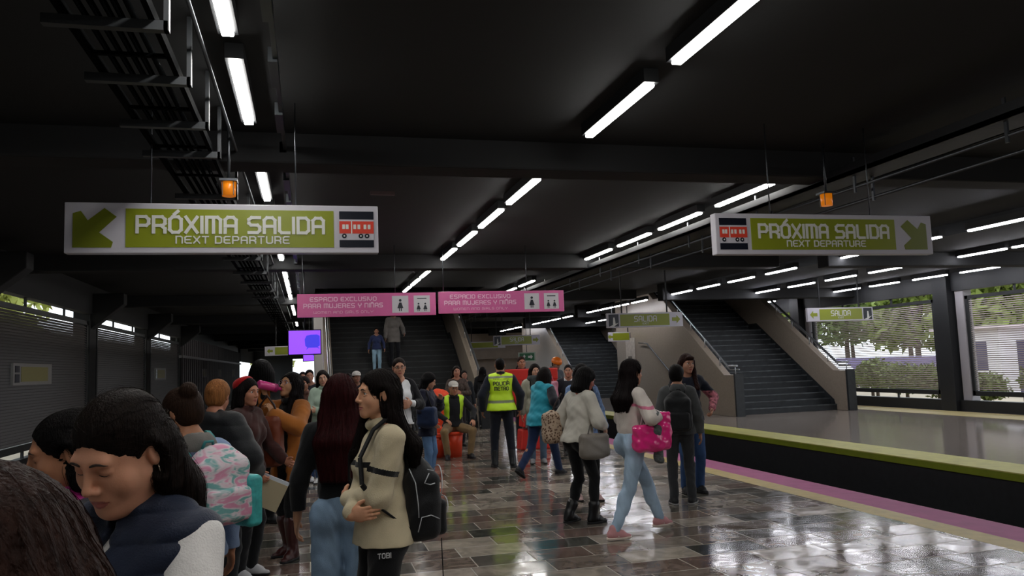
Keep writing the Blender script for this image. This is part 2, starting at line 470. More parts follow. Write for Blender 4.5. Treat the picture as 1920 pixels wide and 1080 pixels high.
# ---- stairs
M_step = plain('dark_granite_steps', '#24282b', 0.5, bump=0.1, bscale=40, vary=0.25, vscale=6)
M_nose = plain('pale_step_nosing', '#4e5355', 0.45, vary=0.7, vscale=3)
def stairs(x0, x1, y0, idx, lab, where, coin, left_solid=True):
    e = empty('staircase', (0, y0, 0), 0, lab, 'stairs')
    rz, tr = .165, .262
    st = MB(); ns = MB(); z = 0; y = 0
    prof = []
    for i in range(28):
        if i == 15: 
            st.box(x0, x1, y - .001, y + .75, 0 if False else z - .3, z); y += .5
        st.box(x0, x1, y, y + tr + .12, z - .25, z + rz)
        ns.box(x0, x1, y - .012, y + .03, z + rz - .025, z + rz + .003)
        z += rz; y += tr
    st.build('steps', M_step if x0 > 5 else plain('darker_granite_steps', '#131517', .55, vary=.25, vscale=6), e); ns.build('nosings', M_nose if x0 > 5 else plain('step_nosing', '#2a2e30', .5, vary=.6, vscale=3), e)  # near staircase: same granite and nosings in a darker tone than the far stairs
    # underside
    for (xa, xb, nm, sgn) in ((x0 - .22, x0, 'parapet', -1), (x1, x1 + .22, 'parapet', 1)):
        if xa < .3 and x0 < 1: continue
        y15 = 15 * tr; z15 = 15 * rz
        top = [(xa, -.55, 1.12), (xa, .05, 1.12), (xa, y15 - .1, z15 + 1.12), (xa, y15 + .5, z15 + 1.12), (xa, y15 + .5 + 13 * tr, 28 * rz + 1.1)]
        if sgn < 0 and left_solid:
            bot = [(xa, y15 + .5 + 13 * tr, 0), (xa, -.55, 0)]
        else:
            bot = [(xa, y15 + .5 + 13 * tr, 28 * rz - .3), (xa, y15 + .5, z15 - .12), (xa, y15, z15 - .12), (xa, .3, .12), (xa, .1, 0), (xa, -.55, 0)]
        p = MB(); p.prism(top + bot, (.22, 0, 0)); po = p.build(nm, M_beige, e, bevel=0.012)
        sk = MB(); xk = xa + (.22 if sgn < 0 else -.012)
        sk.prism([(xk, 0, 0), (xk, .1, .30), (xk, y15, z15 + .22), (xk, y15 + .5, z15 + .22), (xk, y15 + .5 + 13 * tr, 28 * rz + .2), (xk, y15 + .5 + 13 * tr, 28 * rz - .3), (xk, y15 + .5, z15 - .3), (xk, y15, z15 - .3), (xk, .3, 0)], (.012, 0, 0)); sk.build('skirting', M_step, e)
        cp = MB(); cp.box(xa - .015, xa + .235, -.575, -.5, 0, 1.14); cp.build('newel_face', M_dark, e)
        # handrail: two pipes on short posts
        h = MB(); xm = xa + .11
        hp = [Vector((xm, -.5, 1.36)), Vector((xm, .0, 1.36)), Vector((xm, y15 - .1, z15 + 1.38)), Vector((xm, y15 + .5, z15 + 1.38)), Vector((xm, y15 + .5 + 12 * tr, 27 * rz + 1.35))]
        h.tube(hp, .026, 10); hd = h.build('handrail', M_steel, e)
        h2 = MB(); h2.tube([q + Vector((.06, 0, -.1)) for q in hp], .018, 8); h2.build('rail', M_steel, hd)
        for q in range(9):
            yy = -.4 + q * .82
            if yy < 0: zt = 1.36
            elif yy < y15 - .1: zt = 1.36 + (yy) / (y15 - .1) * (z15 + .02)
            else: continue
            pm = MB(); pm.tube([(xm, yy, zt - .27), (xm, yy, zt)], .014, 8); pm.build('post', M_steel, hd)
    # soft side: landing slab beyond
    e2 = MB(); e2.box(x0 - .22, x1 + .22, 15 * tr + .5 + 13 * tr, 15 * tr + .5 + 13 * tr + 1.5, 28 * rz - .35, 28 * rz); e2.build('landing', M_dark, e)
    return e
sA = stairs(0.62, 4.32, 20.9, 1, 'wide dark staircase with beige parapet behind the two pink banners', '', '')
sB = stairs(11.3, 14.55, 20.0, 2, 'nearer staircase on the far platform with beige parapets and steel handrails', '', '')
sC = stairs(11.3, 14.55, 33.5, 3, 'farther staircase on the far platform, seen past the walking woman', '', '')
# left side post of the near staircase (pale square column)
cw = MB(); cw.box(0.14, 0.36, 20.2, 20.42, 0, 3.5); struct('column_60', cw, plain('pale_painted_column', '#b4b0ac', 0.5), bevel=0.03)
# handrail fixed on the side of the nearer far-platform staircase
h = MB(); h.tube([(11.0, 25.6, 2.2), (11.0, 24.9, 2.15), (11.0, 23.0, 1.05), (11.0, 22.6, .95)], .022, 8)
tag(h.build('wall_handrail', M_dsteel), 'thin dark handrail sloping down the beige side wall left of the nearer far staircase', 'handrail')
nb = empty('notice_board', (11.07, 26.1, 1.4), 0, 'pale notice sheet on the beige side wall of the nearer far-platform staircase', 'notice')
MB().box(-.02, 0, 0, .8, 0, 1.0).build('sheet', plain('notice_paper', '#bdb5ab', .6, vary=.15, vscale=9), nb)
MB().box(-.026, -.02, .25, .6, .12, .36).build('photo_panel', plain('notice_picture', '#6a655c', .6, vary=.3, vscale=30), nb)
# beige block and soffit beyond, on the far platform
struct('wall_service_block', MB().box(8.95, 12.3, 46.5, 52, 0, 2.0).box(8.8, 12.6, 46.0, 52, 2.0, 3.5), plain('beige_block', '#b8a797', 0.5, vary=0.1, vscale=2))
struct('wall_service_block_2', MB().box(2.4, 4.6, 36, 42, 0, 3.6), M_beige)

# ---- LED light bars
M_led = mat('led_diffuser', '#ffffff', 0.5, emit=(1.0, 0.98, 0.94), estr=LED_POWER)
M_led2 = mat('led_diffuser_cool', '#ffffff', 0.5, emit=(0.93, 0.93, 1.0), estr=LED_POWER)
def light_proto(m, L_):
    e = empty('ceiling_light', (0, 0, 0))
    h = MB(); h.box(-.06, .06, -.03, L_ + .03, .015, .12); h.build('housing', M_black, e)
    d = MB(); d.box(-.036, .036, 0, L_, -.012, .016); d.build('diffuser', m, e, bevel=0.008)
    return e
protoA = light_proto(M_led, 1.36); protoD = light_proto(M_led2, 1.15)
NP = [-1.9, -.2, 1.6, 3.6, 5.4, 8.45, 10.2, 11.95, 13.7, 16.7, 18.4, 20.1, 21.9]
rows = [(-.45, 3.66, 'above the left side of the near platform', protoA, NP + [24.6, 26.4, 28.1, 31.6, 33.4, 35.1, 39.4, 41.2]),
        (2.52, 3.66, 'running down the middle of the near platform', protoA, NP[:-1]),
        (5.45, 3.66, 'above the near platform edge', protoA, [-1.9, -.2, 8.4, 10.25, 12.0, 13.75, 19.0, 20.8]),
        (10.22, 3.46, 'over the lime edge of the far platform', protoD, [2.0, 3.8, 7.7, 9.25, 11.0, 12.5, 15.1, 16.8, 18.45, 20.0, 23.0, 24.5, 25.9, 27.3, 30.3, 31.9, 33.4, 34.9, 38.2, 39.8, 41.4]),
        (12.9, 3.46, 'along the middle of the far platform', protoD, [2.0, 3.8, 7.7, 9.3, 11.0, 12.3, 15.0, 16.65, 18.3, 19.95, 31.7, 33.3, 35.0]),
        (15.6, 3.46, 'beside the right window wall', protoD, [3.8, 7.7, 9.4, 11.2, 12.3, 15.1, 16.7, 18.4, 20.0, 24.4, 26.2])]
from collections import Counter
for x, z, where, pr, ys in rows:
    for j, y in enumerate(ys):
        o = copy_tree(pr, (x, y, z))
        tag(o, 'slim white LED ceiling light in the row %s' % where, 'ceiling light', 'LED ceiling lights %s' % where)
for pr in (protoA, protoD):
    for ch in list(pr.children): bpy.data.objects.remove(ch)
    bpy.data.objects.remove(pr)

# ---- cable tray, brackets, conduits
ct = empty('cable_ladder', (-.95, 0, 3.40), 0, 'dark cable ladder on brackets hanging left of the left light row', 'cable tray')
t_ = MB(); t_.box(-.22, -.19, 2.5, 60, 0, .06); t_.box(.19, .22, 2.5, 60, 0, .06)
for i in range(60): t_.box(-.2, .2, 2.8 + i * .95, 2.83 + i * .95, .0, .02)
t_.build('ladder', plain('tray_black', '#040506', .95, spec=.05), ct)
cb = MB()
for dx in (-.12, -.06, .0, .05, .11): cb.tube([(dx, 2.5, .04), (dx, 60, .04)], .018, 6)
cb.build('cables', plain('tray_black', '#040506', .95, spec=.05), ct)
for y in (4.2, 5.0, 5.9, 6.7, 8.3, 10, 11.4, 12.8, 14.6, 16.2, 17.8, 19.4):
    b_ = MB(); b_.box(-.3, .28, y, y + .05, -.05, .0); b_.box(.26, .285, y, y + .05, -.05, .378)
    b_.build('bracket', plain('bracket_grey', '#303336', 0.5), ct)
p_ = MB(); p_.tube([(-.6, 2.6, 3.6), (-.6, 60, 3.6)], .012, 6)
tag(p_.build('conduit', metal('#5a5d60', .4)), 'thin steel conduit running beside the left cable ladder', 'conduit')
p_ = MB(); p_.box(-.2, -.17, 2.5, 45, 3.62, 3.66)
for y in np.arange(3, 20, 1.1): p_.box(-.23, -.17, y, y + .5, 3.6, 3.7)
tag(p_.build('surface_raceway', metal('#4c5053', .4)), 'slim raceway with clips on the ceiling right of the left light row', 'conduit')
rt = empty('cable_tray', (5.6, 0, 3.35), 0, 'long dark cable tray with hanging pipes above the platform edge', 'cable tray')
t_ = MB(); t_.box(-.1, .3, 3, 60, .1, .14); t_.box(-.1, -.07, 3, 60, .1, .22); t_.box(.27, .3, 3, 60, .1, .22); t_.build('tray', M_black, rt)
for dx, dz in ((.0, -.02), (.22, -.12)):
    t_ = MB(); t_.tube([(dx, 3, dz), (dx, 60, dz)], .016, 8); t_.build('pipe', metal('#5d6064', .4), rt)
for i in range(14):
    y = 5.2 + i * 1.9; t_ = MB(); t_.box(-.02, .0, y, y + .03, -.08, .3); t_.box(.2, .22, y, y + .03, -.16, .3); t_.build('hanger', M_dsteel, rt)

# ---- large direction signs
def train_icon(mb, cx, cz, w_, h, y):
    """black square, red train with windows and wheels"""
    mb.box(cx - w_ / 2, cx + w_ / 2, y - .004, y, cz - h / 2, cz + h / 2, 1)
    mb.box(cx - w_ / 2, cx + w_ / 2, y - .006, y - .003, cz - h * .30, cz + h * .27, 0)
    mb.box(cx - w_ / 2, cx + w_ / 2, y - .008, y - .005, cz - h * .12, cz + h * .22, 2)
    for u in (-.38, -.28, -.06, .06, .24, .36):
        mb.box(cx + (u - .035) * w_, cx + (u + .045) * w_, y - .010, y - .007, cz + h * .0, cz + h * .13, 3)
    mb.box(cx - .16 * w_, cx - .13 * w_, y - .010, y - .007, cz - h * .12, cz + h * .22, 3)
    for u in (-.36, .12, .30):
        q = [(cx + u * w_ + .072 * w_ * math.cos(a * PI / 5), y - .007, cz - h * .19 + .072 * w_ * math.sin(a * PI / 5)) for a in range(10)]
        mb.prism(q, (0, -.003, 0), 1)
        q = [(cx + u * w_ + .026 * w_ * math.cos(a * PI / 4), y - .010, cz - h * .19 + .026 * w_ * math.sin(a * PI / 4)) for a in range(8)]
        mb.prism(q, (0, -.002, 0), 3)
def arrow(mb, cx, cz, s, ang, y, mi=0):
    P = [(-.5, 0), (-.05, .46), (-.05, .2), (.5, .2), (.5, -.2), (-.05, -.2), (-.05, -.46)]
    ca, sa = math.cos(ang), math.sin(ang)
    mb.prism([(cx + s * (u * ca - v * sa), y, cz + s * (u * sa + v * ca)) for u, v in P], (0, -.004, 0), mi)
def diag_arrow(mb, cx, cz, s, sgn, y, mi=0):
    P = [(-.5, -.5), (.38, -.5), (.42, -.36), (.1, -.12), (.5, .28), (.22, .5), (-.16, .18), (-.32, .42), (-.5, .36)]
    q = [(cx + sgn * s * u, y, cz + s * v) for u, v in P]
    mb.prism(q if sgn > 0 else q[::-1], (0, -.004, 0), mi)

def big_sign(x0, x1, y, z0, z1, flip, label):
    cx, cz = (x0 + x1) / 2, (z0 + z1) / 2; W, Hh = x1 - x0, z1 - z0
    e = empty('direction_sign', (cx, y, z0), 0, label, 'sign')
    b_ = MB(); b_.box(-W / 2, W / 2, 0, .09, 0, Hh); b_.build('sign_box', M_white, e, bevel=.006)
    s = -1 if flip else 1
    p = MB(); lo, hi = sorted((s * (-W * .318), s * (W * .347)))
    p.box(lo, hi, -.004, 0, Hh * .115, Hh * .885); p.build('olive_panel', M_olive, e)
    t = MB(); c_ = (lo + hi) / 2
    lettering(t, 'PRÓXIMA SALIDA', c_, Hh * .57, Hh * .31, W * .595, -.005, 1.6, gap=1.7)
    lettering(t, 'NEXT DEPARTURE', c_ + (0.01 if flip else .005), Hh * .265, Hh * .135, W * .36, -.005, 1.45)
    t.build('lettering', M_letter, e)
    a = MB(); diag_arrow(a, s * (-W * .41), Hh * .5, Hh * .78 if not flip else Hh * .76, s, -.001); a.build('arrow', plain('olive_dark', '#747d14', .35), e)
    ic = MB(); train_icon(ic, s * W * .425, Hh * .5, W * .118, Hh * .76, -.001); ic.build('train_pictogram', [M_white, M_navy, M_red, M_letter], e)
    for q in (-W * .245, W * .22):
        h = MB(); h.tube([(q, .045, Hh), (q, .045, 3.79 - z0)], .006, 6); h.build('hanger_wire', M_dsteel, e)
    return e
big_sign(-1.745, .565, 6.5, 2.545, 2.93, False, 'large olive sign reading PRÓXIMA SALIDA with arrow down left, hanging on the left')
big_sign(3.60, 5.94, 6.5, 2.53, 2.91, True, 'large olive sign reading PRÓXIMA SALIDA with arrow down right, above the pink platform edge')

# ---- orange beacons
def beacon(x, y, z, label):
    e = empty('warning_beacon', (x, y, z), 0, label, 'warning light')
    d = MB(); d.tube([(0, 0, 0), (0, 0, .12)], [.055, .06], 16); d.build('orange_lens', mat('orange_lens', '#d87a12', .3, emit='#e07a10', estr=.35), e)
    c = MB(); c.box(-.07, .07, -.07, .07, .12, .14)
    for a in range(4): c.bar((.062 * math.cos(a * PI / 2 + .7), .062 * math.sin(a * PI / 2 + .7), 0), (.062 * math.cos(a * PI / 2 + .7), .062 * math.sin(a * PI / 2 + .7), .13), .006)
    c.build('cage', M_dsteel, e)
    h = MB(); h.tube([(.0, 0, .14), (.0, 0, 3.75 - z)], .012, 8); h.build('stem', M_dsteel, e)
beacon(-.63, 7.0, 3.10, 'small orange beacon lamp above the left PRÓXIMA SALIDA sign')
beacon(5.15, 7.0, 3.10, 'small orange beacon lamp above the right PRÓXIMA SALIDA sign')

# ---- pink banners
def banner(x0, x1, y, z0, z1, label, tilt=0):
    cx = (x0 + x1) / 2; W, Hh = x1 - x0, z1 - z0
    e = empty('banner_sign', (cx, y, z0), 0, label, 'sign')
    b_ = MB(); b_.box(-W / 2, W / 2, 0, .06, 0, Hh); b_.build('panel', M_pink, e, bevel=.006)
    t = MB(); c_ = -W * .175
    M_pl = plain('pale_pink_letter', '#efc4dc', .4)
    lettering(t, 'ESPACIO EXCLUSIVO', c_, Hh * .76, Hh * .16, W * .47, -.002, 1.5)
    lettering(t, 'PARA MUJERES Y NIÑAS', c_, Hh * .48, Hh * .17, W * .56, -.002, 1.5)
    lettering(t, 'WOMEN AND GIRLS ONLY', c_, Hh * .2, Hh * .10, W * .42, -.002, .9)
    t.build('lettering', M_pl, e)
    ic = MB()
    for q, wq in ((W * .235, .12), (W * .395, .12)):
        ic.box(q - W * wq / 2, q + W * wq / 2, -.004, 0, Hh * .13, Hh * .87, 0)
    def figure(x, z, s):
        ic.prism([(x + .10 * s * math.cos(a * PI / 5), -.005, z + s * .78 + .10 * s * math.sin(a * PI / 5)) for a in range(10)], (0, -.003, 0), 1)
        ic.prism([(x - .08 * s, -.005, z + .62 * s), (x + .08 * s, -.005, z + .62 * s), (x + .22 * s, -.005, z + .2 * s), (x - .22 * s, -.005, z + .2 * s)][::-1], (0, -.003, 0), 1)
        for d in (-.07, .07): ic.box(x + d * s - .03 * s, x + d * s + .03 * s, -.008, -.005, z, z + .22 * s, 1)
    figure(W * .235, Hh * .2, Hh * .6)
    figure(W * .37, Hh * .18, Hh * .42); figure(W * .42, Hh * .18, Hh * .42)
    ic.box(W * .36, W * .43, -.007, -.004, Hh * .72, Hh * .76, 1)
    ic.build('pictograms', [plain('icon_white', '#c8c4ca', .4), M_navy], e)
    for q in (-W * .46, W * .2):
        h = MB(); h.tube([(q, .03, Hh), (q, .03, 3.79 - z0)], .006, 6); h.build('hanger_wire', M_dsteel, e)
banner(-.17, 2.20, 14.0, 2.53, 2.93, 'left pink banner ESPACIO EXCLUSIVO hanging before the wide staircase')
banner(2.25, 4.58, 14.0, 2.55, 2.94, 'right pink banner ESPACIO EXCLUSIVO hanging toward the tracks')
# small platform number strips under/behind
tag(MB().box(.72, 1.0, 9.2, 9.24, 3.62, 3.66).build('ceiling_marker', plain('grey_pink_marker', '#7c6a6c', .5)), 'small pale marker bar on the ceiling near the left light row', 'marker')

# ---- SALIDA signs
def salida(x0, x1, y, z0, z1, arrow_right, label, text=True, dim=1.0):
    cx = (x0 + x1) / 2; W, Hh = x1 - x0, z1 - z0
    e = empty('exit_sign', (cx, y, z0), 0, label, 'sign')
    b_ = MB(); b_.box(-W / 2, W / 2, 0, .08, 0, Hh); b_.build('sign_box', M_white, e, bevel=.005)
    s = 1 if arrow_right else -1
    p = MB(); p.box(min(-s * W * .33, s * W * .32), max(-s * W * .33, s * W * .32), -.004, 0, Hh * .1, Hh * .9); p.build('olive_panel', M_olive, e)
    if text:
        t = MB(); lettering(t, 'SALIDA', 0, Hh * .58, Hh * .36, W * .29, -.005, 1.2); lettering(t, 'EXIT', 0, Hh * .25, Hh * .12, W * .08, -.005, 1); t.build('lettering', M_letter, e)
    a = MB(); arrow(a, s * W * .41, Hh * .5, Hh * .62, PI if arrow_right else 0, -.001); a.build('arrow', M_olive, e)
    ic = MB(); ix = -s * W * .415; ic.box(ix - W * .065, ix + W * .065, -.003, 0, Hh * .08, Hh * .92, 0)
    ic.prism([(ix - W * .065, -.004, Hh * .08), (ix + s * W * .0, -.004, Hh * .08), (ix + W * .065, -.004, Hh * .35)], (0, -.002, 0), 1)
    ic.prism([(ix - W * .012, -.004, Hh * .2), (ix + W * .022, -.004, Hh * .25), (ix + W * .012, -.004, Hh * .7), (ix - W * .006, -.004, Hh * .7)], (0, -.002, 0), 1)
    ic.build('stairs_pictogram', [M_navy, M_letter], e)
    for q in (-W * .3, W * .3):
        h = MB(); h.bar((q, .04, Hh), (q, .04, (3.79 if cx < 10 else 3.6) - z0), .03); h.build('hanger', M_black, e)
salida(6.95, 8.93, 18.0, 2.40, 2.75, True, 'SALIDA sign with arrow right hanging over the tracks, the nearer one')
salida(12.43, 14.39, 18.0, 2.43, 2.78, False, 'SALIDA sign with arrow left hanging in front of the right windows')
salida(6.90, 8.76, 30.0, 2.36, 2.74, True, 'SALIDA sign with arrow right farther down the hall, beyond the police officer')
salida(6.3, 8.1, 33.0, 2.34, 2.62, True, 'olive sign partly hidden behind the farther SALIDA sign', text=False)
salida(10.25, 11.2, 26.5, 2.30, 2.62, False, 'small olive arrow sign beside the beige stair wall', text=False)
salida(-1.35, .4, 27.0, 2.18, 2.48, False, 'olive sign hanging at the far left behind the purple screens', text=False)
# emergency exit sign (green running figure)
e = empty('emergency_exit_sign', (8.35, 30.5, 1.72), 0, 'small green emergency exit sign beside the beige parapet', 'sign')
MB().box(-.35, .35, 0, .04, 0, .36).build('plate', plain('pale_plate', '#b9c9b8', .4), e)
g_ = MB(); g_.box(-.3, .3, -.005, 0, .04, .32); g_.build('green_field', plain('exit_green', '#1d6b40', .4), e)
g_ = MB(); arrow(g_, .14, .18, .2, PI, -.006); g_.prism([(-.2, -.006, .1), (-.14, -.006, .08), (-.06, -.006, .2), (-.12, -.006, .28)], (0, -.003, 0)); g_.build('pictogram', M_letter, e)
g_ = MB(); g_.tube([(0, .02, .36), (0, .02, 2.07)], .012, 6); g_.build('hanger', M_dsteel, e)

# ---- purple screens
def screen(x0, x1, y, z0, z1, label):
    cx = (x0 + x1) / 2; W, Hh = x1 - x0, z1 - z0
    e = empty('information_screen', (cx, y, z0), 0, label, 'screen')
    b_ = MB(); b_.box(-W / 2 - .02, W / 2 + .02, .002, .09, -.02, Hh + .02); b_.build('casing', M_black, e, bevel=.006)
    d = MB(); d.box(-W / 2, W / 2, -.004, .002, 0, Hh); d.build('display', mat('purple_display', '#7030c0', .3, emit='#8a4af8', estr=1.1), e)
    t = MB()
    q = [(-.06, .62), (.0, .78), (.14, .82), (.34, .82), (.42, .76), (.42, .34), (.36, .30), (.42, .18), (.34, .26), (.06, .26), (-.02, .16), (.02, .28), (-.04, .34)]
    t.prism([(u * W + W * .06, -.005, v * Hh) for u, v in q], (0, -.003, 0)); t.build('train_logo', mat('blue_display', '#2030b0', .3, emit='#3f38cc', estr=1.0), e)
    h = MB(); h.tube([(0, .05, Hh), (0, .05, 3.79 - z0)], .012, 6); h.build('hanger', M_dsteel, e)
screen(-.38, .25, 17.0, 1.98, 2.46, 'larger purple screen with blue train figure, left of the pale column')
screen(-.13, .38, 23.5, 1.93, 2.35, 'smaller purple screen hanging just below and behind the larger one')

# ---- wall plates on the left wall
for i, (y0, y1, z0, z1, lab) in enumerate(((15.2, 17.3, 1.56, 1.94, 'long olive station plate on the nearest left louvre panel'),
        (28.2, 30.2, 1.53, 1.93, 'olive station plate on the farther left louvre panel'),
        (40.0, 41.8, 1.55, 1.95, 'small lit plate on the ribbed left wall, the nearest of three'),
        (47.0, 48.8, 1.55, 1.95, 'small lit plate on the ribbed left wall, the middle of three'),
        (55.0, 57.4, 1.5, 2.0, 'small lit plate on the ribbed left wall, the farthest of three'))):
    e = empty('station_plate', (LW + .085, y0, z0), 0, lab, 'sign'); L_ = y1 - y0; H_ = z1 - z0
    MB().box(-.04, 0, 0, L_, 0, H_).build('frame', plain('plate_frame', '#8c8a88', .5), e)
    MB().box(0, .006, .38 * 1, L_ - .25, H_ * .16, H_ * .84).build('olive_face', plain('plate_olive', '#8a8450', .5), e)
    m_ = MB(); m_.box(0, .006, .08, .3, H_ * .12, H_ * .5); m_.box(0, .006, .08, .3, H_ * .58, H_ * .88); m_.build('pictogram', M_navy, e)

# ---- lighted bright patch of daylight: far end opening is real sky
# ---- barriers, buckets
M_or = plain('orange_plastic', '#d8401c', .4)
M_rd = plain('red_plastic', '#c02820', .4)
def barrier(x, y, rz, label, m, w_=1.0, h=.95):
    e = empty('road_barrier', (x, y, 0), rz, label, 'barrier')
    b_ = MB()
    b_.prism([(-w_ / 2, -.22, 0), (-w_ / 2, .22, 0), (-w_ / 2, .2, .12), (-w_ / 2, .09, .32), (-w_ / 2, .07, h), (-w_ / 2, -.07, h), (-w_ / 2, -.09, .32), (-w_ / 2, -.2, .12)], (w_, 0, 0))
    b_.build('shell', m, e, bevel=.02)
    r_ = MB()
    for z in (.45, .7): r_.box(-w_ / 2 + .06, w_ / 2 - .06, -.115, -.08, z, z + .07)
    r_.build('moulding', m, e)
    return e
def jersey_stack(x, y, label):
    e = empty('plastic_barricade', (x, y, 0), 0, label, 'barrier')
    for (z0, z1, w_) in ((.0, .38, .62), (.42, .74, .5), (.78, 1.0, .42)):
        p = MB(); p.prism([(-w_ / 2, -.18, z0), (w_ / 2, -.18, z0), (w_ / 2 * .85, -.14, z1), (-w_ / 2 * .85, -.14, z1)], (0, .34, 0)); p.build('block', M_rd, e, bevel=.03)
    p = MB(); p.box(-.52, .52, -.06, .06, 1.3, 1.52); p.prism([(-.52, -.05, 1.32), (-.2, -.05, 1.32), (-.12, -.05, .8), (-.3, -.05, .8)], (0, .1, 0)); p.prism([(.52, -.05, 1.32), (.3, -.05, 1.32), (.22, -.05, .8), (.38, -.05, .8)][::-1], (0, .1, 0)); p.build('top_rail', M_rd, e, bevel=.02)
    p = MB(); p.box(-.2, .2, -.19, -.18, .42, .6); p.build('grey_plate', plain('grey_plate', '#6f6a6c', .5), e)
    return e
# ================================================================== OUTDOORS
rng = np.random.default_rng(7)
struct('ground_outside', MB().box(RW + .3, 130, -40, 150, -1.5, -.3).box(-90, LW - .3, -40, 150, -1.5, -.3).box(LW - .3, RW + .3, YF + .5, 150, -1.5, -.6), plain('dusty_ground', '#9a8f7d', .9, vary=.2, vscale=.5))
def leaf_mesh(name, blobs, n, size):
    """leaf quads scattered through ellipsoid shells"""
    vs = []; fs = []
    w_ = np.array([b[3] * b[4] for b in blobs], float); w_ /= w_.sum()
    pick = rng.choice(len(blobs), n, p=w_)
    d = rng.normal(size=(n, 3)); d /= np.linalg.norm(d, axis=1)[:, None]
    rad = rng.uniform(.55, 1.05, n)[:, None]
    B = np.array([b[:3] for b in blobs]); Rr = np.array([(b[3], b[3], b[4]) for b in blobs])
    c = B[pick] + d * rad * Rr[pick]
    a = rng.normal(size=(n, 3)); a /= np.linalg.norm(a, axis=1)[:, None]
    b = np.cross(a, rng.normal(size=(n, 3))); b /= np.linalg.norm(b, axis=1)[:, None]
    s = size * rng.uniform(.6, 1.3, n)[:, None]
    V = np.stack([c - a * s, c - b * s * .5, c + a * s, c + b * s * .5], 1).reshape(-1, 3)
    me = bpy.data.meshes.new(name)
    me.vertices.add(len(V)); me.vertices.foreach_set('co', V.ravel().astype(np.float32))
    me.loops.add(4 * n); me.loops.foreach_set('vertex_index', np.arange(4 * n, dtype=np.int32))
    me.polygons.add(n); me.polygons.foreach_set('loop_start', np.arange(0, 4 * n, 4, dtype=np.int32))
    me.update(calc_edges=True)
    return me
def tree(x, y, h, r, colr, label, group, lean=0):
    e = empty('tree', (x, y, -.3), 0, label, 'tree', group)
    t = MB(); hh = h * .5
    t.tube([(0, 0, 0), (lean * .3, .1, hh * .5), (lean, 0, hh), (lean * 1.1, 0, h * .8)], [.22, .17, .13, .05], 10)
    for k_ in range(5):
        a = rng.uniform(0, 2 * PI); t.tube([(lean * .8, 0, hh * .8), (lean + math.cos(a) * r * .6, math.sin(a) * r * .6, h * .72)], [.08, .03], 6)
    t.build('trunk', plain('bark', '#5b4f44', .9), e)
    bl = [(lean + rng.uniform(-.6, .6) * r, rng.uniform(-.6, .6) * r, h * rng.uniform(.34, .92), r * rng.uniform(.4, .75), h * rng.uniform(.12, .2)) for _ in range(11)]
    link_mesh('crown', leaf_mesh('crown', bl, 3600, .30), plain('leaves', colr, .7), e)
def bush(x, y, r, h, label):
    e = empty('bush', (x, y, -.3), 0, label, 'bush', 'trimmed bushes outside the right windows')
    t = MB(); t.tube([(0, 0, 0), (0, 0, h * .6)], [.07, .04], 8); t.build('stem', plain('bark', '#5b4f44', .9), e)
    link_mesh('foliage', leaf_mesh('foliage', [(0, 0, h * .62, r, h * .36), (r * .4, .2, h * .6, r * .7, h * .3), (-r * .4, -.1, h * .66, r * .7, h * .3)], 1500, .09), plain('bush_leaves', '#6f7d3c', .7), e)
TL = 'broad grey-green street tree standing outside the right window wall'
for i, (x, y, h, r) in enumerate(((37, 22, 8.5, 2.9), (37.5, 29, 8, 2.9), (37, 36, 8, 2.9), (37.5, 43, 8.5, 3), (38, 50.5, 9, 3.2), (39, 59, 9, 3.4), (41, 68, 10, 3.6), (44, 78, 10, 3.8), (46, 19, 11, 3.6), (47, 28, 11, 3.6), (47, 37, 11, 3.8), (48, 47, 11, 3.9), (49, 57, 12, 4), (51, 67, 12, 4.2), (58, 24, 13, 4.4), (58, 36, 13, 4.6), (60, 49, 13, 4.8), (62, 62, 14, 5), (34, 12, 8, 3), (46, 9, 11, 3.8))):
    tree(x, y, h, r, ('#7d8f3e', '#6a7c42', '#8a9a48')[i % 3], TL, 'trees outside the right windows', rng.uniform(-.3, .3))
for i, (x, y, r, h) in enumerate(((19.5, 21.6, .8, 1.5), (20.5, 24.2, .9, 1.5), (21.2, 26.6, .75, 1.7), (22.4, 28.4, .8, 1.4), (21.0, 30.6, 1.0, 1.3), (22.5, 33.5, 1.1, 1.4), (23.2, 36, 1.1, 1.4), (20.6, 18.6, .8, 1.5), (24.5, 40.5, 1.0, 1.5), (19.6, 19.9, .7, 1.2))):
    bush(x, y, r, h, 'low rounded green bush in the planting strip outside the right windows')
def booth(x, y, w_, d, h, label, wall, roofc):
    e = empty('kiosk', (x, y, -.3), 0, label, 'kiosk')
    b_ = MB(); b_.box(0, w_, 0, d, 0, h); b_.build('wall', wall, e)
    r_ = MB(); r_.box(-.3, w_ + .3, -.3, d + .3, h, h + .14); r_.build('roof', plain('roof_sheet', roofc, .6), e)
    o = MB(); o.box(-.02, 0, d * .2, d * .7, h * .35, h * .8); o.build('shutter', plain('kiosk_opening', '#4c4660', .6), e); o = MB(); o.box(w_ * .3, w_ * .75, -.02, 0, 0, h * .8); o.build('doorway', plain('kiosk_opening', '#4c4660', .6), e)
booth(28, 27.5, 3, 3.2, 2.7, 'white booth behind the bushes, seen through the right window screen', plain('white_render', '#e8e4e6', .8), '#d9c9cc')
booth(30, 23.0, 3, 3, 2.8, 'lilac market stall with brown roof seen through the rightmost window', plain('lilac_render', '#9f8fc8', .8), '#8b5a3c')
for y0, y1, lab in ((32.5, 41, 'long purple hoarding under the street trees outside'), (14, 21, 'shorter purple hoarding outside the rightmost window'), (43, 55, 'far end of the purple hoarding under the trees')):
    tag(MB().box(30, 30.15, y0, y1, -.3, 1.3).build('hoarding', plain('purple_hoarding', '#8478a2', .7)), lab, 'hoarding')
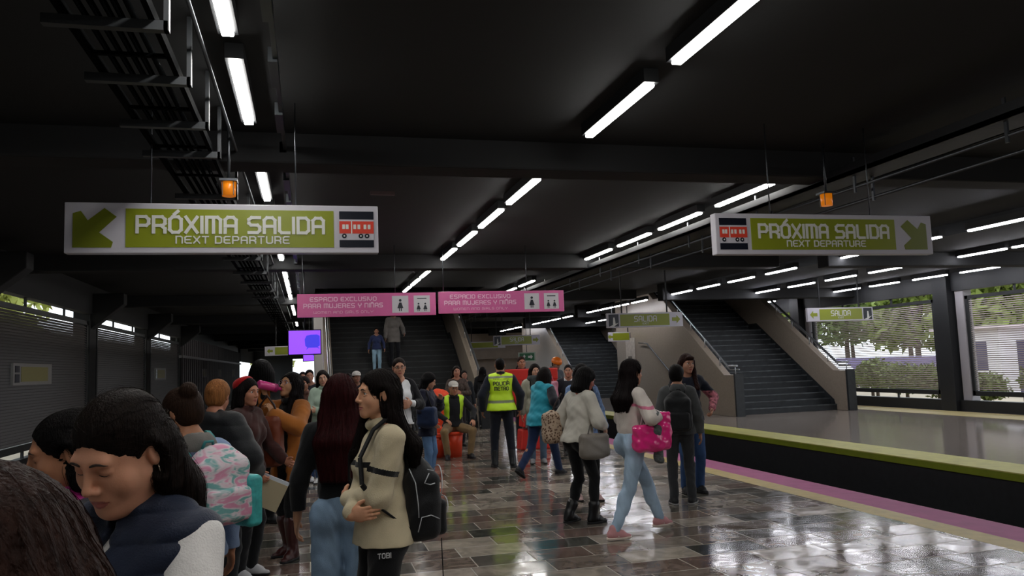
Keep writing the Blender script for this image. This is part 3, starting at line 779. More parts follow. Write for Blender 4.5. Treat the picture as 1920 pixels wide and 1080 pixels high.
def car(x, y, label, c='#d8d6da'):
    e = empty('parked_car', (x, y, -.3), 0, label, 'car')
    b_ = MB(); P = [(0, .3), (0, .75), (.5, .9), (1.3, 1.4), (2.9, 1.42), (3.7, .95), (4.2, .85), (4.2, .3)]
    b_.prism([(0, p, q) for p, q in P], (1.7, 0, 0)); b_.build('body', plain('car_paint', c, .3, coat=.5), e, bevel=.05)
    w_ = MB(); w_.prism([(-.01, .75, .92), (-.01, 1.4, 1.33), (-.01, 2.8, 1.34), (-.01, 3.4, .95)], (1.72, 0, 0)); w_.build('windows', plain('car_glass', '#222a33', .1), e)
    for yy in (.8, 3.35):
        t = MB(); t.tube([(-.03, yy, .32), (.2, yy, .32)], .32, 18); t.tube([(1.5, yy, .32), (1.73, yy, .32)], .32, 18); t.build('wheels', plain('tyre', '#1a1a1a', .8), e)
car(26.6, 36.5, 'pale car parked beyond the bushes, outside the middle of the right windows')
car(26.0, 43.5, 'pale car parked farther along the street, outside near the stairs', '#cfd3d8')
for i, (x, y, h, r) in enumerate(((-13, 5, 8, 3), (-12, 13, 9, 3.2), (-14, 21, 9, 3.2), (-12, 30, 8, 3), (-15, 39, 9, 3.3))):
    tree(x, y, h, r, '#9aa04c', 'yellow-green tree outside the left louvre wall', 'trees outside the left wall')
for i, (x, y, h, r) in enumerate(((-3.5, 96, 9, 3), (4.5, 106, 10, 3.4))):
    tree(x, y, h, r, '#a3a860', 'pale green tree beyond the open far end of the platform', 'trees beyond the far end')
# ================================================================== IMPLICIT SURFACES
def V3(*a): return np.array(a, float)
def unit(v): v = np.asarray(v, float); return v / max(1e-9, np.linalg.norm(v))
def rotm(yaw=0, pitch=0, roll=0):
    """yaw about z (positive = turn left), pitch about x (positive = look down), roll about y"""
    cy, sy = math.cos(yaw), math.sin(yaw); cp, sp = math.cos(-pitch), math.sin(-pitch); cr, sr = math.cos(roll), math.sin(roll)
    Rz = np.array([[cy, -sy, 0], [sy, cy, 0], [0, 0, 1]]); Rx = np.array([[1, 0, 0], [0, cp, -sp], [0, sp, cp]]); Ry = np.array([[cr, 0, sr], [0, 1, 0], [-sr, 0, cr]])
    return Rz @ Rx @ Ry

class SDF:
    def __init__(s): s.p = []
    def cone(s, a, b, ra, rb=None, k=.02, sq=None, op='+'):
        """tapered capsule; sq=(axis, factor): factor>1 flattens along axis"""
        s.p.append(('c', V3(*a), V3(*b), ra, ra if rb is None else rb, k, sq, op)); return s
    def ell(s, c, r, R=None, k=.02, op='+'):
        s.p.append(('e', V3(*c), V3(*(r if hasattr(r, '__len__') else (r, r, r))), R, None, k, None, op)); return s
    def box(s, c, h, rad, R=None, k=.01, op='+'):
        s.p.append(('b', V3(*c), V3(*h), R, rad, k, None, op)); return s
    def plane(s, p, n, k=.0):
        s.p.append(('p', V3(*p), unit(n), None, None, k, None, '^')); return s
    def bounds(s):
        lo = np.full(3, 9.); hi = np.full(3, -9.)
        for q in s.p:
            if q[-1] != '+': continue
            a, b = s.bb(q); lo = np.minimum(lo, a); hi = np.maximum(hi, b)
        return lo, hi
    @staticmethod
    def bb(q):
        if q[0] == 'c':
            r = max(q[3], q[4]); sq = q[6]
            if sq is not None and sq[1] < 1: r = r / sq[1]
            return np.minimum(q[1], q[2]) - r, np.maximum(q[1], q[2]) + r
        if q[0] == 'e':
            m = q[2] if q[3] is None else np.abs(q[3]) @ q[2]
            return q[1] - m, q[1] + m
        m = q[2] + q[4]; m = m if q[3] is None else np.abs(q[3]) @ m
        return q[1] - m, q[1] + m
    def field(s, xs, ys, zs, extra=None):
        F = np.full((len(xs), len(ys), len(zs)), .06, np.float32)
        for q in s.p:
            kind, k, op = q[0], q[5], q[7]
            if kind == 'p':
                X, Y, Z = xs[:, None, None], ys[None, :, None], zs[None, None, :]
                d = (X - q[1][0]) * q[2][0] + (Y - q[1][1]) * q[2][1] + (Z - q[1][2]) * q[2][2]
                F = np.maximum(F, d.astype(np.float32)); continue
            lo, hi = s.bb(q); mg = k + .03
            sl = []
            for ax, c in enumerate((xs, ys, zs)):
                i0 = max(0, np.searchsorted(c, lo[ax] - mg) - 1); i1 = min(len(c), np.searchsorted(c, hi[ax] + mg) + 1)
                sl.append(slice(i0, i1))
            if any(t.stop <= t.start for t in sl): continue
            X = xs[sl[0]][:, None, None]; Y = ys[sl[1]][None, :, None]; Z = zs[sl[2]][None, None, :]
            if kind == 'c':
                a, b, ra, rb, sq = q[1], q[2], q[3], q[4], q[6]
                if sq is not None:
                    n = unit(sq[0]); f = sq[1] - 1
                    a2 = a + f * (a @ n) * n; b2 = b + f * (b @ n) * n
                    t_ = (X * n[0] + Y * n[1] + Z * n[2]) * f
                    X = X + t_ * n[0]; Y = Y + t_ * n[1]; Z = Z + t_ * n[2]; a, b = a2, b2
                ab = b - a; L2 = max(1e-9, ab @ ab)
                h = np.clip(((X - a[0]) * ab[0] + (Y - a[1]) * ab[1] + (Z - a[2]) * ab[2]) / L2, 0, 1)
                d = np.sqrt((X - a[0] - h * ab[0]) ** 2 + (Y - a[1] - h * ab[1]) ** 2 + (Z - a[2] - h * ab[2]) ** 2) - (ra + (rb - ra) * h)
                if sq is not None and sq[1] > 1: d = d / (1 + (sq[1] - 1) * .5)
            elif kind == 'e':
                c, r, R = q[1], q[2], q[3]
                x, y, z = X - c[0], Y - c[1], Z - c[2]
                if R is not None: x, y, z = R[0, 0] * x + R[1, 0] * y + R[2, 0] * z, R[0, 1] * x + R[1, 1] * y + R[2, 1] * z, R[0, 2] * x + R[1, 2] * y + R[2, 2] * z
                k0 = np.sqrt((x / r[0]) ** 2 + (y / r[1]) ** 2 + (z / r[2]) ** 2)
                k1 = np.sqrt((x / r[0] ** 2) ** 2 + (y / r[1] ** 2) ** 2 + (z / r[2] ** 2) ** 2)
                d = np.where(k0 < .3, -min(r) * .7, k0 * (k0 - 1) / np.maximum(k1, 1e-6))
            else:
                c, hh, R, rad = q[1], q[2], q[3], q[4]
                x, y, z = X - c[0], Y - c[1], Z - c[2]
                if R is not None: x, y, z = R[0, 0] * x + R[1, 0] * y + R[2, 0] * z, R[0, 1] * x + R[1, 1] * y + R[2, 1] * z, R[0, 2] * x + R[1, 2] * y + R[2, 2] * z
                qx, qy, qz = np.abs(x) - hh[0], np.abs(y) - hh[1], np.abs(z) - hh[2]
                d = np.sqrt(np.maximum(qx, 0) ** 2 + np.maximum(qy, 0) ** 2 + np.maximum(qz, 0) ** 2) + np.minimum(np.maximum(np.maximum(qx, qy), qz), 0) - rad
            A = F[tuple(sl)]; d = d.astype(np.float32)
            if op == '+':
                h = np.maximum(k - np.abs(A - d), 0) / max(k, 1e-6); F[tuple(sl)] = np.minimum(A, d) - h * h * k * .25
            elif op == '-':
                h = np.maximum(k - np.abs(A + d), 0) / max(k, 1e-6); F[tuple(sl)] = np.maximum(A, -d) + h * h * k * .25
        if extra is not None:
            F = F + extra(xs[:, None, None], ys[None, :, None], zs[None, None, :]).astype(np.float32)
        return F

def axis(lo, hi, h, fine=()):
    out = [lo - 2.5 * h]; x = out[0]
    while x < hi + 2.5 * h:
        st = h
        for a, b, hf in fine:
            if a - h < x < b: st = min(st, hf)
        x += st; out.append(x)
    return np.array(out)

def nets(F, xs, ys, zs):
    F[0], F[-1], F[:, 0], F[:, -1], F[:, :, 0], F[:, :, -1] = .05, .05, .05, .05, .05, .05
    S = F < 0
    nx, ny, nz = F.shape
    c = np.zeros((nx - 1, ny - 1, nz - 1), np.int8)
    for dx in (0, 1):
        for dy in (0, 1):
            for dz in (0, 1): c += S[dx:nx - 1 + dx, dy:ny - 1 + dy, dz:nz - 1 + dz]
    act = (c > 0) & (c < 8)
    I, J, K = np.nonzero(act)
    if len(I) == 0: return np.zeros((0, 3)), np.zeros((0, 4), int)
    idx = np.full(act.shape, -1, np.int32); idx[I, J, K] = np.arange(len(I))
    acc = np.zeros((len(I), 3)); cnt = np.zeros(len(I))
    cr = [(0, 0, 0), (1, 0, 0), (0, 1, 0), (1, 1, 0), (0, 0, 1), (1, 0, 1), (0, 1, 1), (1, 1, 1)]
    val = [F[I + a, J + b, K + g].astype(np.float64) for a, b, g in cr]
    pos = [np.stack([xs[I + a], ys[J + b], zs[K + g]], 1) for a, b, g in cr]
    for u, v in ((0, 1), (2, 3), (4, 5), (6, 7), (0, 2), (1, 3), (4, 6), (5, 7), (0, 4), (1, 5), (2, 6), (3, 7)):
        m = (val[u] < 0) != (val[v] < 0)
        t = (val[u][m] / (val[u][m] - val[v][m]))[:, None]
        acc[m] += pos[u][m] * (1 - t) + pos[v][m] * t; cnt[m] += 1
    P = acc / cnt[:, None]
    faces = []
    for ax in range(3):
        o = [1 if a == ax else 0 for a in range(3)]
        s0 = S[:nx - o[0], :ny - o[1], :nz - o[2]]; s1 = S[o[0]:, o[1]:, o[2]:]
        i, j, k = np.nonzero(s0 != s1)
        b, g = [(1, 2), (2, 0), (0, 1)][ax]
        ijk = [i, j, k]
        ok = (ijk[b] > 0) & (ijk[g] > 0) & (ijk[b] < act.shape[b]) & (ijk[g] < act.shape[g]) & (ijk[ax] < act.shape[ax])
        i, j, k = i[ok], j[ok], k[ok]; ijk = [i, j, k]
        def at(db, dg):
            q = [i, j, k]; q = list(q); q[b] = q[b] + db; q[g] = q[g] + dg
            return idx[q[0], q[1], q[2]]
        q = np.stack([at(-1, -1), at(0, -1), at(0, 0), at(-1, 0)], 1)
        ins = S[i, j, k]
        q[~ins] = q[~ins][:, ::-1]
        faces.append(q)
    Q = np.concatenate(faces); Q = Q[(Q >= 0).all(1)]
    return P, Q

def sdf_mesh(name, sdf, h, mats, parent=None, fine=((), (), ()), extra=None, paint=None, smooth_it=0):
    lo, hi = sdf.bounds()
    xs, ys, zs = axis(lo[0], hi[0], h, fine[0]), axis(lo[1], hi[1], h, fine[1]), axis(lo[2], hi[2], h, fine[2])
    P, Q = nets(sdf.field(xs, ys, zs, extra), xs, ys, zs)
    me = bpy.data.meshes.new(name)
    me.vertices.add(len(P)); me.vertices.foreach_set('co', P.astype(np.float32).ravel())
    me.loops.add(Q.size); me.loops.foreach_set('vertex_index', Q.ravel().astype(np.int32))
    me.polygons.add(len(Q)); me.polygons.foreach_set('loop_start', np.arange(0, Q.size, 4, dtype=np.int32))
    if paint is not None and len(Q):
        C_ = P[Q].mean(1); mi = np.zeros(len(Q), np.int32)
        for n_, fn in enumerate(paint): mi[fn(C_[:, 0], C_[:, 1], C_[:, 2])] = n_ + 1
        me.polygons.foreach_set('material_index', mi)
    me.update(calc_edges=True)
    me.polygons.foreach_set('use_smooth', np.ones(len(Q), bool))
    return link_mesh(name, me, mats, parent)
# ================================================================== PEOPLE
def ik(a, c, l1, l2, hint):
    a, c = np.asarray(a, float), np.asarray(c, float)
    d = c - a; L = np.linalg.norm(d); m = (l1 + l2) * .995
    if L > m: c = a + d / L * m; d = c - a; L = m
    if L < abs(l1 - l2) + .02: L = abs(l1 - l2) + .02
    u = d / np.linalg.norm(d)
    x = (l1 * l1 - l2 * l2 + L * L) / (2 * L); h = math.sqrt(max(0, l1 * l1 - x * x))
    hv = np.asarray(hint, float); hv = hv - (hv @ u) * u; hv = unit(hv)
    return a + u * x + hv * h, c

def hand_prims(S, wr, d, n, side, curl, k=.006, sc=1.0, spread=.12, thumb=None):
    """palm, four unequal bent fingers and a side thumb"""
    d = unit(d); n = np.asarray(n, float); n = unit(n - (n @ d) * d)
    t = np.cross(d, n) * side; R = np.stack([t, d, n], 1)
    wr = np.asarray(wr, float)
    S.ell(wr + d * .048 * sc, (.041 * sc, .050 * sc, .0155 * sc), R, k=.014)
    S.cone(wr - d * .02, wr + d * .03 * sc, .024 * sc, .022 * sc, k=.015, sq=(n, 1.35))
    tips = []
    for q, (off, L, r) in enumerate(((.028, .070, .0088), (.0095, .079, .0090), (-.0095, .074, .0086), (-.027, .057, .0076))):
        p = wr + d * (.084 - abs(off) * .25) * sc + t * off * sc
        ang = 0; dd0 = unit(d + t * off * spread * 12)
        for j, (fl, cu) in enumerate(((.46, .7), (.31, 1.15), (.23, .8))):
            ang += curl * cu * (1 + .06 * q)
            dd = dd0 * math.cos(ang) + n * math.sin(ang)
            p2 = p + dd * L * fl * sc
            S.cone(p, p2, r * sc * (1 - .07 * j), r * sc * (.93 - .07 * j), k=.004 if j else k); p = p2
        tips.append(p)
    tb = wr + d * .022 * sc + t * .026 * sc
    t1 = thumb if thumb is not None else (.62, .66, .32)
    v = unit(d * t1[0] + t * t1[1] + n * t1[2]); p2 = tb + v * .042 * sc
    S.cone(tb, p2, .0135 * sc, .0105 * sc, k=.010)
    v2 = unit(d * (t1[0] + .35) + t * (t1[1] - .35) + n * (t1[2] + .15)); p3 = p2 + v2 * .030 * sc
    S.cone(p2, p3, .0105 * sc, .0085 * sc, k=.004)
    return tips

_eye = {}
def eye_mesh(iris='#2a1810'):
    if iris in _eye: return _eye[iris].copy()
    m = MB(); m.sphere((0, 0, 0), .0126, 20, 18)
    m.v = [(a, c, -b) for a, b, c in m.v]
    for i, f in enumerate(m.f):
        c = sum((Vector(m.v[j]) for j in f), Vector()) / len(f); c.normalize()
        m.m[i] = 2 if c.y > .975 else (1 if c.y > .84 else 0)
    _eye[iris] = m.mesh('eye')
    return _eye[iris].copy()

def head_prims(S, c, R, male=False, eyes_shut=False, fine=True, sc=1.0, plump=0.0):
    def h(x, y, z): return c + R @ V3(x, y, z) * sc
    def rr(*a): return tuple(q * sc for q in a)
    w = .002 if male else 0
    S.ell(h(0, -.012, .035), rr(.0745 + w, .094, .083), R, k=.02)
    S.ell(h(0, .026, -.028), rr(.0585 + w + plump * .006, .066, .084), R, k=.03)
    for s in (-1, 1):
        S.cone(h(s * .047, .005, -.052), h(s * .012, .066, -.098), (.019 + plump * .006) * sc, .015 * sc, k=.03)
        S.ell(h(s * .036, .058, -.033), rr(.022 + plump * .006, .020, .022 + plump * .004), R, k=.028)
    S.ell(h(0, .073, -.098), rr(.019 + w, .016, .015), R, k=.018)
    if plump: S.ell(h(0, .030, -.100), rr(.045, .045, .022), R, k=.03)
    S.cone(h(-.034, .080, .024), h(.034, .080, .024), .0105 * sc, k=.02)
    for s in (-1, 1):
        S.ell(h(s * .031, .099, .003), rr(.017, .017, .0125), R, k=.014, op='-')
    S.cone(h(0, .089, .014), h(0, .107, -.024), .0065 * sc, .0088 * sc, k=.013)
    S.ell(h(0, .109, -.030), rr(.0098, .0105, .0088), R, k=.008)
    for s in (-1, 1): S.ell(h(s * .0125, .0985, -.0345), rr(.0078, .0105, .0075), R, k=.006)
    if fine:
        for s in (-1, 1):
            S.ell(h(s * .0065, .106, -.0425), rr(.0035, .0055, .003), R, k=.003, op='-')
            if eyes_shut:
                S.ell(h(s * .031, .0735, .004), rr(.0145, .0142, .0135), R, k=.004)
            else:
                for (z, r_, dz, y0) in ((.0155, .0036, -.006, .0845), (-.0055, .0030, .005, .0835)):
                    S.cone(h(s * .031 - .013, y0 - .007, z + dz), h(s * .031 - .004, y0, z), r_ * sc, k=.004)
                    S.cone(h(s * .031 - .004, y0, z), h(s * .031 + .004, y0, z), r_ * sc, k=.004)
                    S.cone(h(s * .031 + .013, y0 - .007, z + dz), h(s * .031 + .004, y0, z), r_ * sc, k=.004)
    # lips
    S.ell(h(0, .078, -.064), rr(.026, .017, .020), R, k=.02)
    S.cone(h(-.025, .0815, -.0655), h(-.005, .0925, -.0610), .0030 * sc, .0047 * sc, k=.007)
    S.cone(h(.025, .0815, -.0655), h(.005, .0925, -.0610), .0030 * sc, .0047 * sc, k=.007)
    S.cone(h(-.022, .0815, -.0680), h(0, .0915, -.0720), .0032 * sc, .0058 * sc, k=.007)
    S.cone(h(.022, .0815, -.0680), h(0, .0915, -.0720), .0032 * sc, .0058 * sc, k=.007)
    if fine:
        S.cone(h(-.024, .0870, -.0664), h(0, .0990, -.0664), .0014 * sc, .0022 * sc, k=.003, op='-')
        S.cone(h(.024, .0870, -.0664), h(0, .0990, -.0664), .0014 * sc, .0022 * sc, k=.003, op='-')
    for s in (-1, 1):
        Re = R @ rotm(0, 0, 0)
        S.ell(h(s * .077, -.012, -.006), rr(.0085, .018, .031), Re, k=.008)
        if fine: S.ell(h(s * .086, -.006, -.004), rr(.006, .0105, .019), Re, k=.004, op='-')

def fold_fn(amp, seed=0.0, f=1.0):
    def fn(X, Y, Z):
        a = np.sin(f * (21 * Z + 5.0 * np.sin(9 * X + seed) + 4 * np.sin(7 * Y + 1.3 * seed)))
        b = np.sin(f * (30 * (Z * .5 + X) + 3 * np.sin(11 * Y + 13 * Z + seed)))
        c = np.sin(f * (52 * Z + 26 * Y + 4 * np.sin(17 * X + seed * 2)))
        return amp * (.5 * a * a * a + .4 * b + .22 * c)
    return fn
def strand_fn(amp, c, seed=0.0):
    def fn(X, Y, Z):
        a = np.arctan2(X - c[0], -(Y - c[1]) + .02)
        return amp * (np.sin(34 * a + 2.5 * np.sin(8 * Z + seed)) + .5 * np.sin(61 * a + 3 * np.sin(6 * Z + 2 * seed)) + .5 * np.sin(75 * a + 4 * Z) + .5 * np.sin(15 * Z + 6 * X + seed))
    return fn

def comb_fn(amp, c, R, seed=0.0):
    """hair combed back: grooves run from the forehead to the tie"""
    def fn(X, Y, Z):
        x_ = (X - c[0]) * R[0, 0] + (Y - c[1]) * R[1, 0] + (Z - c[2]) * R[2, 0]; z_ = (X - c[0]) * R[0, 2] + (Y - c[1]) * R[1, 2] + (Z - c[2]) * R[2, 2]; y_ = (X - c[0]) * R[0, 1] + (Y - c[1]) * R[1, 1] + (Z - c[2]) * R[2, 1]
        a = np.arctan2(x_, z_ + .03 + .25 * y_)
        return amp * (np.sin(30 * a + 12 * y_ + seed) + .6 * np.sin(53 * a - 9 * y_ + 2 * seed) + .5 * np.sin(88 * a + 7 * y_))
    return fn
def hair_mat(c):
    return mat('hair', c, .48, bump=.6, bscale=220, vary=.35, vscale=90, stretch=(1, 1, .06), spec=.07)

def hair_strands(ob, n, hc, Rh, c, root, rad, comb=False, dense=.004):
    """fine loose strands that follow the hair surface"""
    me = ob.data; rg = np.random.default_rng(n)
    bv = BVHTree.FromPolygons([v.co[:] for v in me.vertices], [p.vertices[:] for p in me.polygons])
    co = np.empty(len(me.vertices) * 3, np.float32); me.vertices.foreach_get('co', co); co = co.reshape(-1, 3)
    pick = co[rg.choice(len(co), n)]
    vs = []; fs = []
    back = -(Rh @ V3(0, 1, 0))
    for p in pick:
        p = Vector(p); step = rg.uniform(.008, .018); lift = rg.uniform(.0002, dense) * (1 if rg.random() > .12 else 2.5); pts = []
        wob = Vector(rg.normal(size=3)) * .22
        for i in range(12):
            hit = bv.find_nearest(p)
            if hit[0] is None: break
            q, nn = hit[0], hit[1]
            above = q.z > hc[2] - .02
            g_ = Vector(back * 1.0 + V3(0, 0, -.35)) if (comb and above) else Vector((0, 0, -1.0)) + (Vector((q.x - hc[0], q.y - hc[1], 0)) * 6 if above else Vector())
            g_ = g_ + wob * math.sin(i * .6 + n)
            tdir = g_ - nn * g_.dot(nn)
            if tdir.length < .05: break
            pts.append(q + nn * lift * (.4 + .6 * math.sin(min(i, 11) / 11 * PI)))
            p = q + tdir.normalized() * step
        if len(pts) < 4: continue
        b0 = len(vs)
        for i, q in enumerate(pts):
            r = rad * (1 - .6 * i / len(pts))
            for a in range(3): vs.append((q.x + r * math.cos(a * 2.1), q.y + r * math.sin(a * 2.1), q.z + r * .5 * math.cos(a * 2.1 + 1)))
        for i in range(len(pts) - 1):
            for a in range(3): fs.append((b0 + i * 3 + a, b0 + i * 3 + (a + 1) % 3, b0 + i * 3 + 3 + (a + 1) % 3, b0 + i * 3 + 3 + a))
    m2 = bpy.data.meshes.new('loose_strands'); m2.from_pydata(vs, [], fs); m2.update()
    o = link_mesh('loose_strands', m2, hair_mat(c), ob); o['kind'] = 'stuff'
P_INFO = []
def person(x, y, face, H, label, vox=.006, z=0.0, **o):
    g = o.get('g', 1.0); male = o.get('male', False)
    root = empty('person', (x, y, z), -math.radians(face), label, 'person', scale=H / 1.7)
    skin = o.get('skin', '#b07a5c')
    M_skin = mat('skin', skin, .5, sss=.12, bump=.06, bscale=160, spec=.35); M_lip = mat('lips', o.get('lip', '#9a4f48'), .4, sss=.1)
    pel = V3(*o.get('pel', (0, 0, .93)))
    T = rotm(math.radians(o.get('twist', 0)), math.radians(o.get('lean', 0)), math.radians(o.get('side', 0)))
    def t(a, b, c): return pel + T @ V3(a, b, c)
    sw = o.get('shoulder', .178 if male else .158)
    hy, hp, hr = (math.radians(q) for q in o.get('head', (0, 0, 0)))
    Rh = T @ rotm(hy, hp, hr) if not o.get('head_world') else rotm(hy, hp, hr)
    neck = t(0, -.015, .52)
    hc = neck + T @ V3(0, .018, .055) + Rh @ V3(0, .012, .098) + V3(*o.get('hoff', (0, 0, 0)))
    hscale = o.get('hs', 1.0)
    # arms and legs
    J = {}
    for nm, s in (('L', -1), ('R', 1)):
        a = o.get('arm' + nm, None) or {}
        sh = t(s * sw, -.012, .455)
        w_ = a.get('w', (s * (.225 + .03 * g), .03, .86)); el, wr = ik(sh, w_, .285, .25, a.get('hint', (s * .5, -1, -.1)))
        hd = a.get('d', None)
        hd = unit(wr - el) if hd is None else unit(V3(*hd))
        J['sh' + nm], J['el' + nm], J['wr' + nm] = sh, el, wr
        J['hd' + nm] = hd; J['hn' + nm] = V3(*a.get('n', (-s, .1, 0))); J['cu' + nm] = a.get('curl', .38); J['th' + nm] = a.get('thumb')
        l = o.get('leg' + nm, ((s * .095, -.01, .08), s * 8))
        hip = pel + V3(s * .088, 0, -.03)
        kn, an = ik(hip, l[0], .425, .405, l[2] if len(l) > 2 else (s * .12, 1, 0))
        J['hip' + nm], J['kn' + nm], J['an' + nm] = hip, kn, an
        J['fy' + nm] = math.radians(l[1])
    # ---- body, one continuous surface
    S = SDF()
    bg = .96 * g
    S.cone(pel + V3(-.07, 0, -.01), pel + V3(.07, 0, -.01), .098 * bg, k=.03)
    S.ell(t(0, .005, .13), (.125 * bg, .092 * bg, .15), T, k=.05)
    S.ell(t(0, 0, .31), (.138 * bg, .100 * bg, .16), T, k=.05)
    S.cone(t(-sw * .62, -.008, .43), t(sw * .62, -.008, .43), .058, k=.05)
    if not male:
        for s in (-1, 1): S.ell(t(s * .065, .072, .31), .052 * bg, k=.03)
    for s in (-1, 1): S.cone(t(s * sw * .8, -.015, .465), t(s * .02, -.02, .545), .034, .045, k=.04)
    S.cone(t(0, -.02, .50), hc + Rh @ V3(0, -.016, -.062), .052 if not male else .058, .049 if not male else .056, k=.03)
    head_prims(S, hc, Rh, male, o.get('shut', False), vox <= .0045, hscale, o.get('plump', 0))
    for nm, s in (('L', -1), ('R', 1)):
        S.cone(J['sh' + nm], J['el' + nm], .045 * g ** .5, .036, k=.03)
        S.cone(J['el' + nm], J['wr' + nm], .037, .0245, k=.02)
        if not o.get('nohand' + nm):
            J['tips' + nm] = hand_prims(S, J['wr' + nm] + J['hd' + nm] * .005, J['hd' + nm], J['hn' + nm], s, J['cu' + nm], thumb=J['th' + nm], sc=o.get('hand_s', .95))
        S.cone(J['hip' + nm], J['kn' + nm], .070 * g, .044, k=.03)
        S.cone(J['kn' + nm], J['an' + nm], .044, .030, k=.02)
        mid = J['kn' + nm] * .68 + J['an' + nm] * .32
        S.ell(mid + V3(0, -.012, 0), (.038, .040, .09), k=.03)
    hv = min(vox, .012)
    fx = [(hc[0] - .10, hc[0] + .10, hv)]; fy = [(hc[1] - .125, hc[1] + .135, hv)]; fz = [(hc[2] - .15, hc[2] + .13, hv)]
    for nm in 'LR':
        p = J['wr' + nm] + J['hd' + nm] * .08
        fx.append((p[0] - .11, p[0] + .11, max(hv, .0035))); fy.append((p[1] - .11, p[1] + .11, max(hv, .0035))); fz.append((p[2] - .11, p[2] + .11, max(hv, .0035)))
    Ri = Rh.T
    def lipmask(X, Y, Z):
        q = (np.stack([X, Y, Z], 1) - hc) @ Rh / hscale
        zc = -.0665
        up = .0075 * (1 - (np.abs(q[:, 0]) / .027) ** 2) + .0002; lo_ = .0125 * (1 - (np.abs(q[:, 0]) / .025) ** 2) + .0004
        return (np.abs(q[:, 0]) < .0250) & (q[:, 1] > .078) & (q[:, 2] - zc < up) & (q[:, 2] - zc > -lo_)
    body_ob = sdf_mesh('body', S, .016, [M_skin, M_lip], root, (fx, fy, fz), paint=[lipmask])
    def hp_(x_, y_, z_): return hc + Rh @ V3(x_, y_, z_) * hscale
    # ---- eyes, brows
    _bvh = []
    def on_face(x_, z_, lift, y_=.16):
        if not _bvh:
            me_ = body_ob.data; _bvh.append(BVHTree.FromPolygons([v.co[:] for v in me_.vertices], [p.vertices[:] for p in me_.polygons]))
        d_ = Rh @ unit(V3(-x_ * 6.0, -1, 0)); o_ = hp_(x_ + x_ * 6.0 * (y_ - .085) * .9, y_, z_)
        hit = _bvh[0].ray_cast(Vector(o_), Vector(d_))
        return np.array(hit[0]) - d_ * lift if hit[0] is not None else hp_(x_, .085, z_)
    if o.get('eyes', vox <= .009):
        Rm = Matrix([list(r_) for r_ in Rh])
        for s in (-1, 1):
            if not o.get('shut', False):
                e_ = link_mesh('eye', eye_mesh(), [mat('eye_white', '#d9d2cc', .2), mat('iris', '#2c1a12', .2), mat('pupil', '#060505', .1)], root)
                gz = o.get('gaze', (0, 0)); Rg = rotm(math.radians(gz[0]), math.radians(gz[1]))
                e_.matrix_local = Matrix.Translation(Vector(hp_(s * .031, .0725, .0045))) @ (Rm @ Matrix([list(r_) for r_ in Rg])).to_4x4()
            b_ = MB()
            zz = .0255 if not male else .023
            b_.tube([on_face(s * u_, zz + v_, .0004) for u_, v_ in ((.012, -.003), (.020, 0), (.028, .0015), (.036, .001), (.043, -.002), (.049, -.006))], [.0022, .0032, .0030, .0026, .0018, .0007], 6)
            b_.build('eyebrow', mat('brow', '#2a1c16', .7), root)
            if vox <= .004:
                l_ = MB(); zl = (-.004 if o.get('shut') else .0125)
                l_.tube([on_face(s * u_, zl + v_, .0002) for u_, v_ in ((.019, .001), (.025, -.001), (.031, -.0018), (.037, -.001), (.044, .001))], [.0006, .0011, .0012, .0011, .0006], 6)
                l_.build('eyelash', mat('lash', '#140d0a', .6), root)
    # ---- hair
    hd_ = o.get('hair')
    if hd_:
        st = hd_['style']; Lh = hd_.get('L', .35); hm = hair_mat(hd_.get('c', '#1b1310'))
        Hh = SDF(); v = hd_.get('v', 0.0)
        Hh.ell(hp_(0, -.018, .038), (.0815 + v, .102 + v, .088 + v), Rh, k=.02)
        Hh.ell(hp_(0, -.045, -.015), (.074 + v, .062 + v, .080 + v), Rh, k=.03)
        tied = st in ('bun', 'pony', 'short')
        if st == 'long' or st == 'bob':
            zb = hc[2] - Lh
            by = hd_.get('by', -.135)
            for s_ in (-1.0, -.5, 0, .5, 1.0):
                p0 = hp_(s_ * .062, -.050 - .02 * (1 - abs(s_)), -.01); p1 = hp_(s_ * .078, -.055 - .02 * (1 - abs(s_)), -.13)
                tp = t(s_ * .105 * hd_.get('w', 1), by + .03 * abs(s_), .40)
                Hh.cone(p0, p1, .040 + v, .038 + v, k=.035)
                if Lh > .2:
                    if zb > tp[2]: tp = p1 * .4 + tp * .6; tp[2] = max(zb, tp[2])
                    Hh.cone(p1, tp, .038 + v, .034 + v, k=.035)
                    if zb < tp[2] - .03: Hh.cone(tp, V3(tp[0] * .9, tp[1] - .01, zb), .036 + v, .020, k=.04, sq=((0, 1, 0), 1.3))
            for s_ in hd_.get('front', ()):
                p0 = hp_(s_ * .077, .010, .02); p1 = hp_(s_ * .082, .020, -.10); p2 = t(s_ * .085, .115, .36); 
                Hh.cone(p0, p1, .022, .026, k=.03); Hh.cone(p1, p2, .028, .030, k=.03)
                zf = hc[2] - hd_.get('Lf', Lh * .8)
                if zf < p2[2]: Hh.cone(p2, V3(p2[0], p2[1] + .015, zf), .030, .016, k=.03, sq=((0, 1, 0), 1.4))
            for s_ in (-1, 1): Hh.cone(hp_(s_ * .078, -.005, .03), hp_(s_ * .082, -.012, -.09), .020, .022, k=.03)
            if st == 'bob':
                for s_ in (-1, 1): Hh.cone(hp_(s_ * .08, .0, .0), hp_(s_ * .085, .008, -.105), .026, .028, k=.03)
        elif st == 'bun':
            bp = hd_.get('bun', (0, -.115, .06)); Hh.ell(hp_(*bp), hd_.get('br', .038), k=.012)
        elif st == 'pony':
            p0 = hp_(0, -.115, .03); p1 = hp_(0, -.15, -.04)
            bx = hd_.get('bx', 0)
            Hh.cone(hp_(0, -.09, .04), p0, .03, .024, k=.02); Hh.cone(p0, p1, .024, .034, k=.015)
            p2 = V3(p1[0] + bx * .5, p1[1] - .02, p1[2] - Lh * .5); p3 = V3(p1[0] + bx, p1[1] + .01, p1[2] - Lh)
